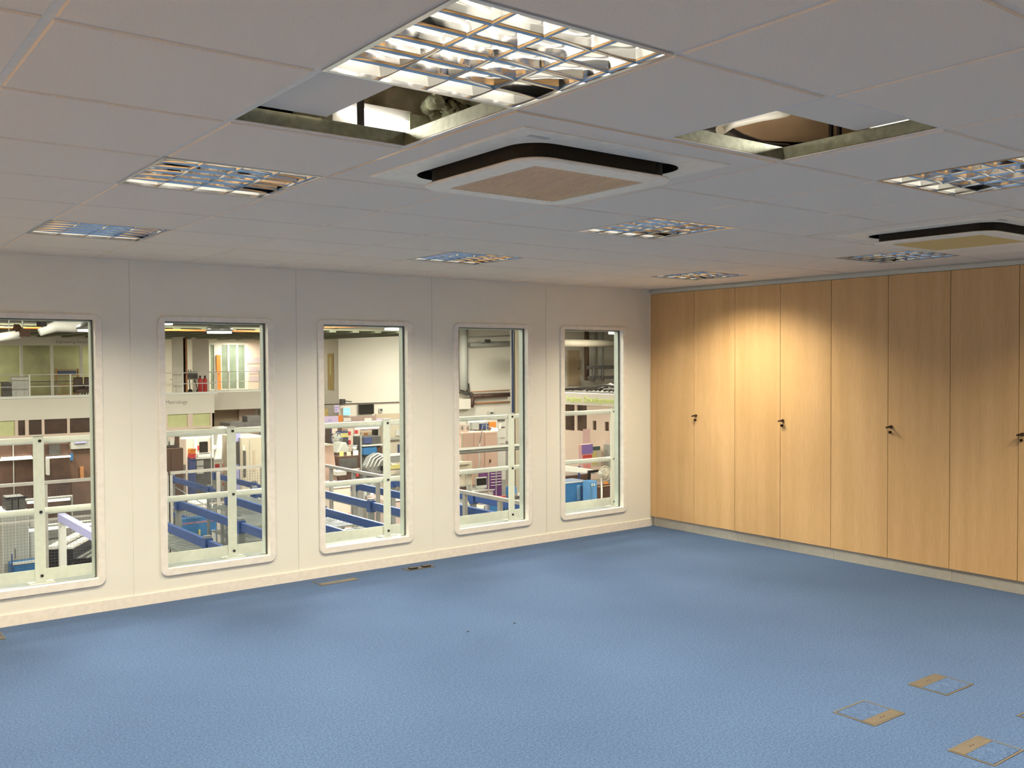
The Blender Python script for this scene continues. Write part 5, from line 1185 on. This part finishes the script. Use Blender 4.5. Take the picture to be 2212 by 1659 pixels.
machine('shelf_rack', 'brown shelving left of the fifth rail post', 'shelf', 1298, 963, 1316, None, M_dkbrown, .6, Y=Y7 + 1.2, parts=[('shelf_board', 0, 1, -.02, .05, M_card, .05), ('white_part', .1, .3, .15, .45, M_ltgrey, .05), ('blue_bin', .5, .9, .2, .5, M_blue, .05), ('shelf_board', 0, 1, .6, .66, M_card, .05), ('shelf_board', 0, 1, 1.4, 1.46, M_card, .05)])
machine('shelf_rack', 'shelving with blue and yellow bins right of the fifth rail post', 'shelf', 1325, 960, 1345, None, M_greyc, .6, Y=Y7 + .2, parts=[('shelf_board', 0, 1, .5, .56, M_white, .05), ('blue_bin', .05, .9, .65, .95, M_blue, .05), ('yellow_bin', .3, .9, 1.0, 1.15, M_yellow, .05), ('shelf_board', 0, 1, 1.2, 1.25, M_white, .05), ('red_bin', .05, .5, .1, .4, M_rust, .05), ('pale_crate', .0, .6, 1.6, 2.0, M_ltgrey, .05)])
fan(1305, 1023, Y6 - 1.0, .25, 'cream pedestal fan left of the fifth rail post', M_cream)
_, _, _, Y8, z8 = machine('blue_cabinet', 'small bright blue unit beside the black post in the fifth window', 'cabinet', 1274, 1039, 1290, None, mat('pale_blue', (.12, .32, .62), .4), .35, Y=Y6 - .5, parts=[('dial', .2, .35, .08, .16, M_white, .02), ('dial', .5, .65, .08, .16, M_white, .02)])
machine('tool_tray', 'dark tool bench with an orange item at the foot of the fan, fifth window', 'bench', 1290, 1046, 1318, None, M_dkbrown, .6, Y=Y6 + .3, parts=[('orange_item', .5, .85, -.08, .0, M_orange, .0), ('white_edge', 0, 1, .05, .08, M_card, .03), ('white_item', .35, .5, .5, .7, M_white, .1)])
# a green-topped bright purple-labelled notice behind the sign stand
flatbox('notice', 'small red and yellow notice on the inner room wall behind the sign stand', 'notice', 1277, 933, 1290, 946, Y7 + 6, .05, M_redtext, extra=[(0, 1, 0, .45, M_yellow, 'lower_half')])

# ------------------------------------------------------------------ hall lighting (rows of lamps under the hall roof, plus added fill lamps)
def hall_lamp(x, y, zz, pw, sz=1.6):
    ld = D.lights.new('hall_or_fill_light', 'AREA'); ld.shape = 'SQUARE'; ld.size = sz; ld.energy = pw; ld.color = (1, .93, .80)
    lo = D.objects.new('hall_or_fill_light', ld); C.objects.link(lo); lo.location = (x, y, zz)
HP = 900
for x, y in ((-7, 2.6), (-2, 2.6), (3, 2.6)): hall_lamp(x, y, 3.70, 190, 1.0)  # unseen row added to brighten the walkway rail
for x, y in ((-8, 7), (1, 7), (10, 7), (-4, 17), (6, 17), (16, 12), (-2, 27), (10, 27), (20, 24), (30, 32), (22, 36), (30, 20)):
    hall_lamp(x, y, 3.70, HP)
for x in (-4, 3, 10, 16):  # tilted fill lamps added out of view to brighten the mezzanine fascia
    ld = D.lights.new('hall_or_fill_light', 'AREA'); ld.shape = 'SQUARE'; ld.size = 1.4; ld.energy = 560 if x < 12 else 250; ld.color = (1, .93, .80)
    lo = D.objects.new('hall_or_fill_light', ld); C.objects.link(lo); lo.location = (x, 25.5, 3.55); lo.rotation_euler = (math.radians(68), 0, 0)
hall_lamp(0, 45, 2.80, 90, 1.0); hall_lamp(7, 45, 2.80, 90, 1.0); hall_lamp(13.5, 45.2, 2.80, 160, 1.0)

for nm, x, y, z0_ in (('duct_hanger', P(150, 706, Y=20).x, 20.0, P(150, 706, Y=20).z + .12), ('duct_hanger', P(20, 730, Y=20).x, 20.0, P(20, 728, Y=20).z + .1)):
    o = MB().tube([(x, y, z0_), (x, y, 3.99)], .012, 6).build(nm, M_greyc, origin=(x, y, z0_)); tag(o, 'thin hanger rod above the ' + ('right' if z0_ == P(150, 706, Y=20).z + .12 else 'left') + ' white duct in the first window', 'hanger', 'duct hanger rods')

# ------------------------------------------------------------------ world and view
w = D.worlds.new('world'); bpy.context.scene.world = w; w.use_nodes = True
w.node_tree.nodes['Background'].inputs['Color'].default_value = (.5, .5, .5, 1)
w.node_tree.nodes['Background'].inputs['Strength'].default_value = .05
sc = bpy.context.scene
sc.view_settings.view_transform = 'Standard'; sc.view_settings.look = 'None'; sc.view_settings.gamma = 1.0
sc.view_settings.use_curve_mapping = False
sc.view_settings.exposure = 0.0
try:
    sc.cycles.use_denoising = True
    sc.cycles.sample_clamp_indirect = 6.0
    sc.cycles.use_adaptive_sampling = True; sc.cycles.adaptive_min_samples = 16; sc.cycles.adaptive_threshold = 0.06; sc.cycles.max_bounces = 6; sc.cycles.diffuse_bounces = 4; sc.cycles.glossy_bounces = 4; sc.cycles.transparent_max_bounces = 8
except Exception: pass
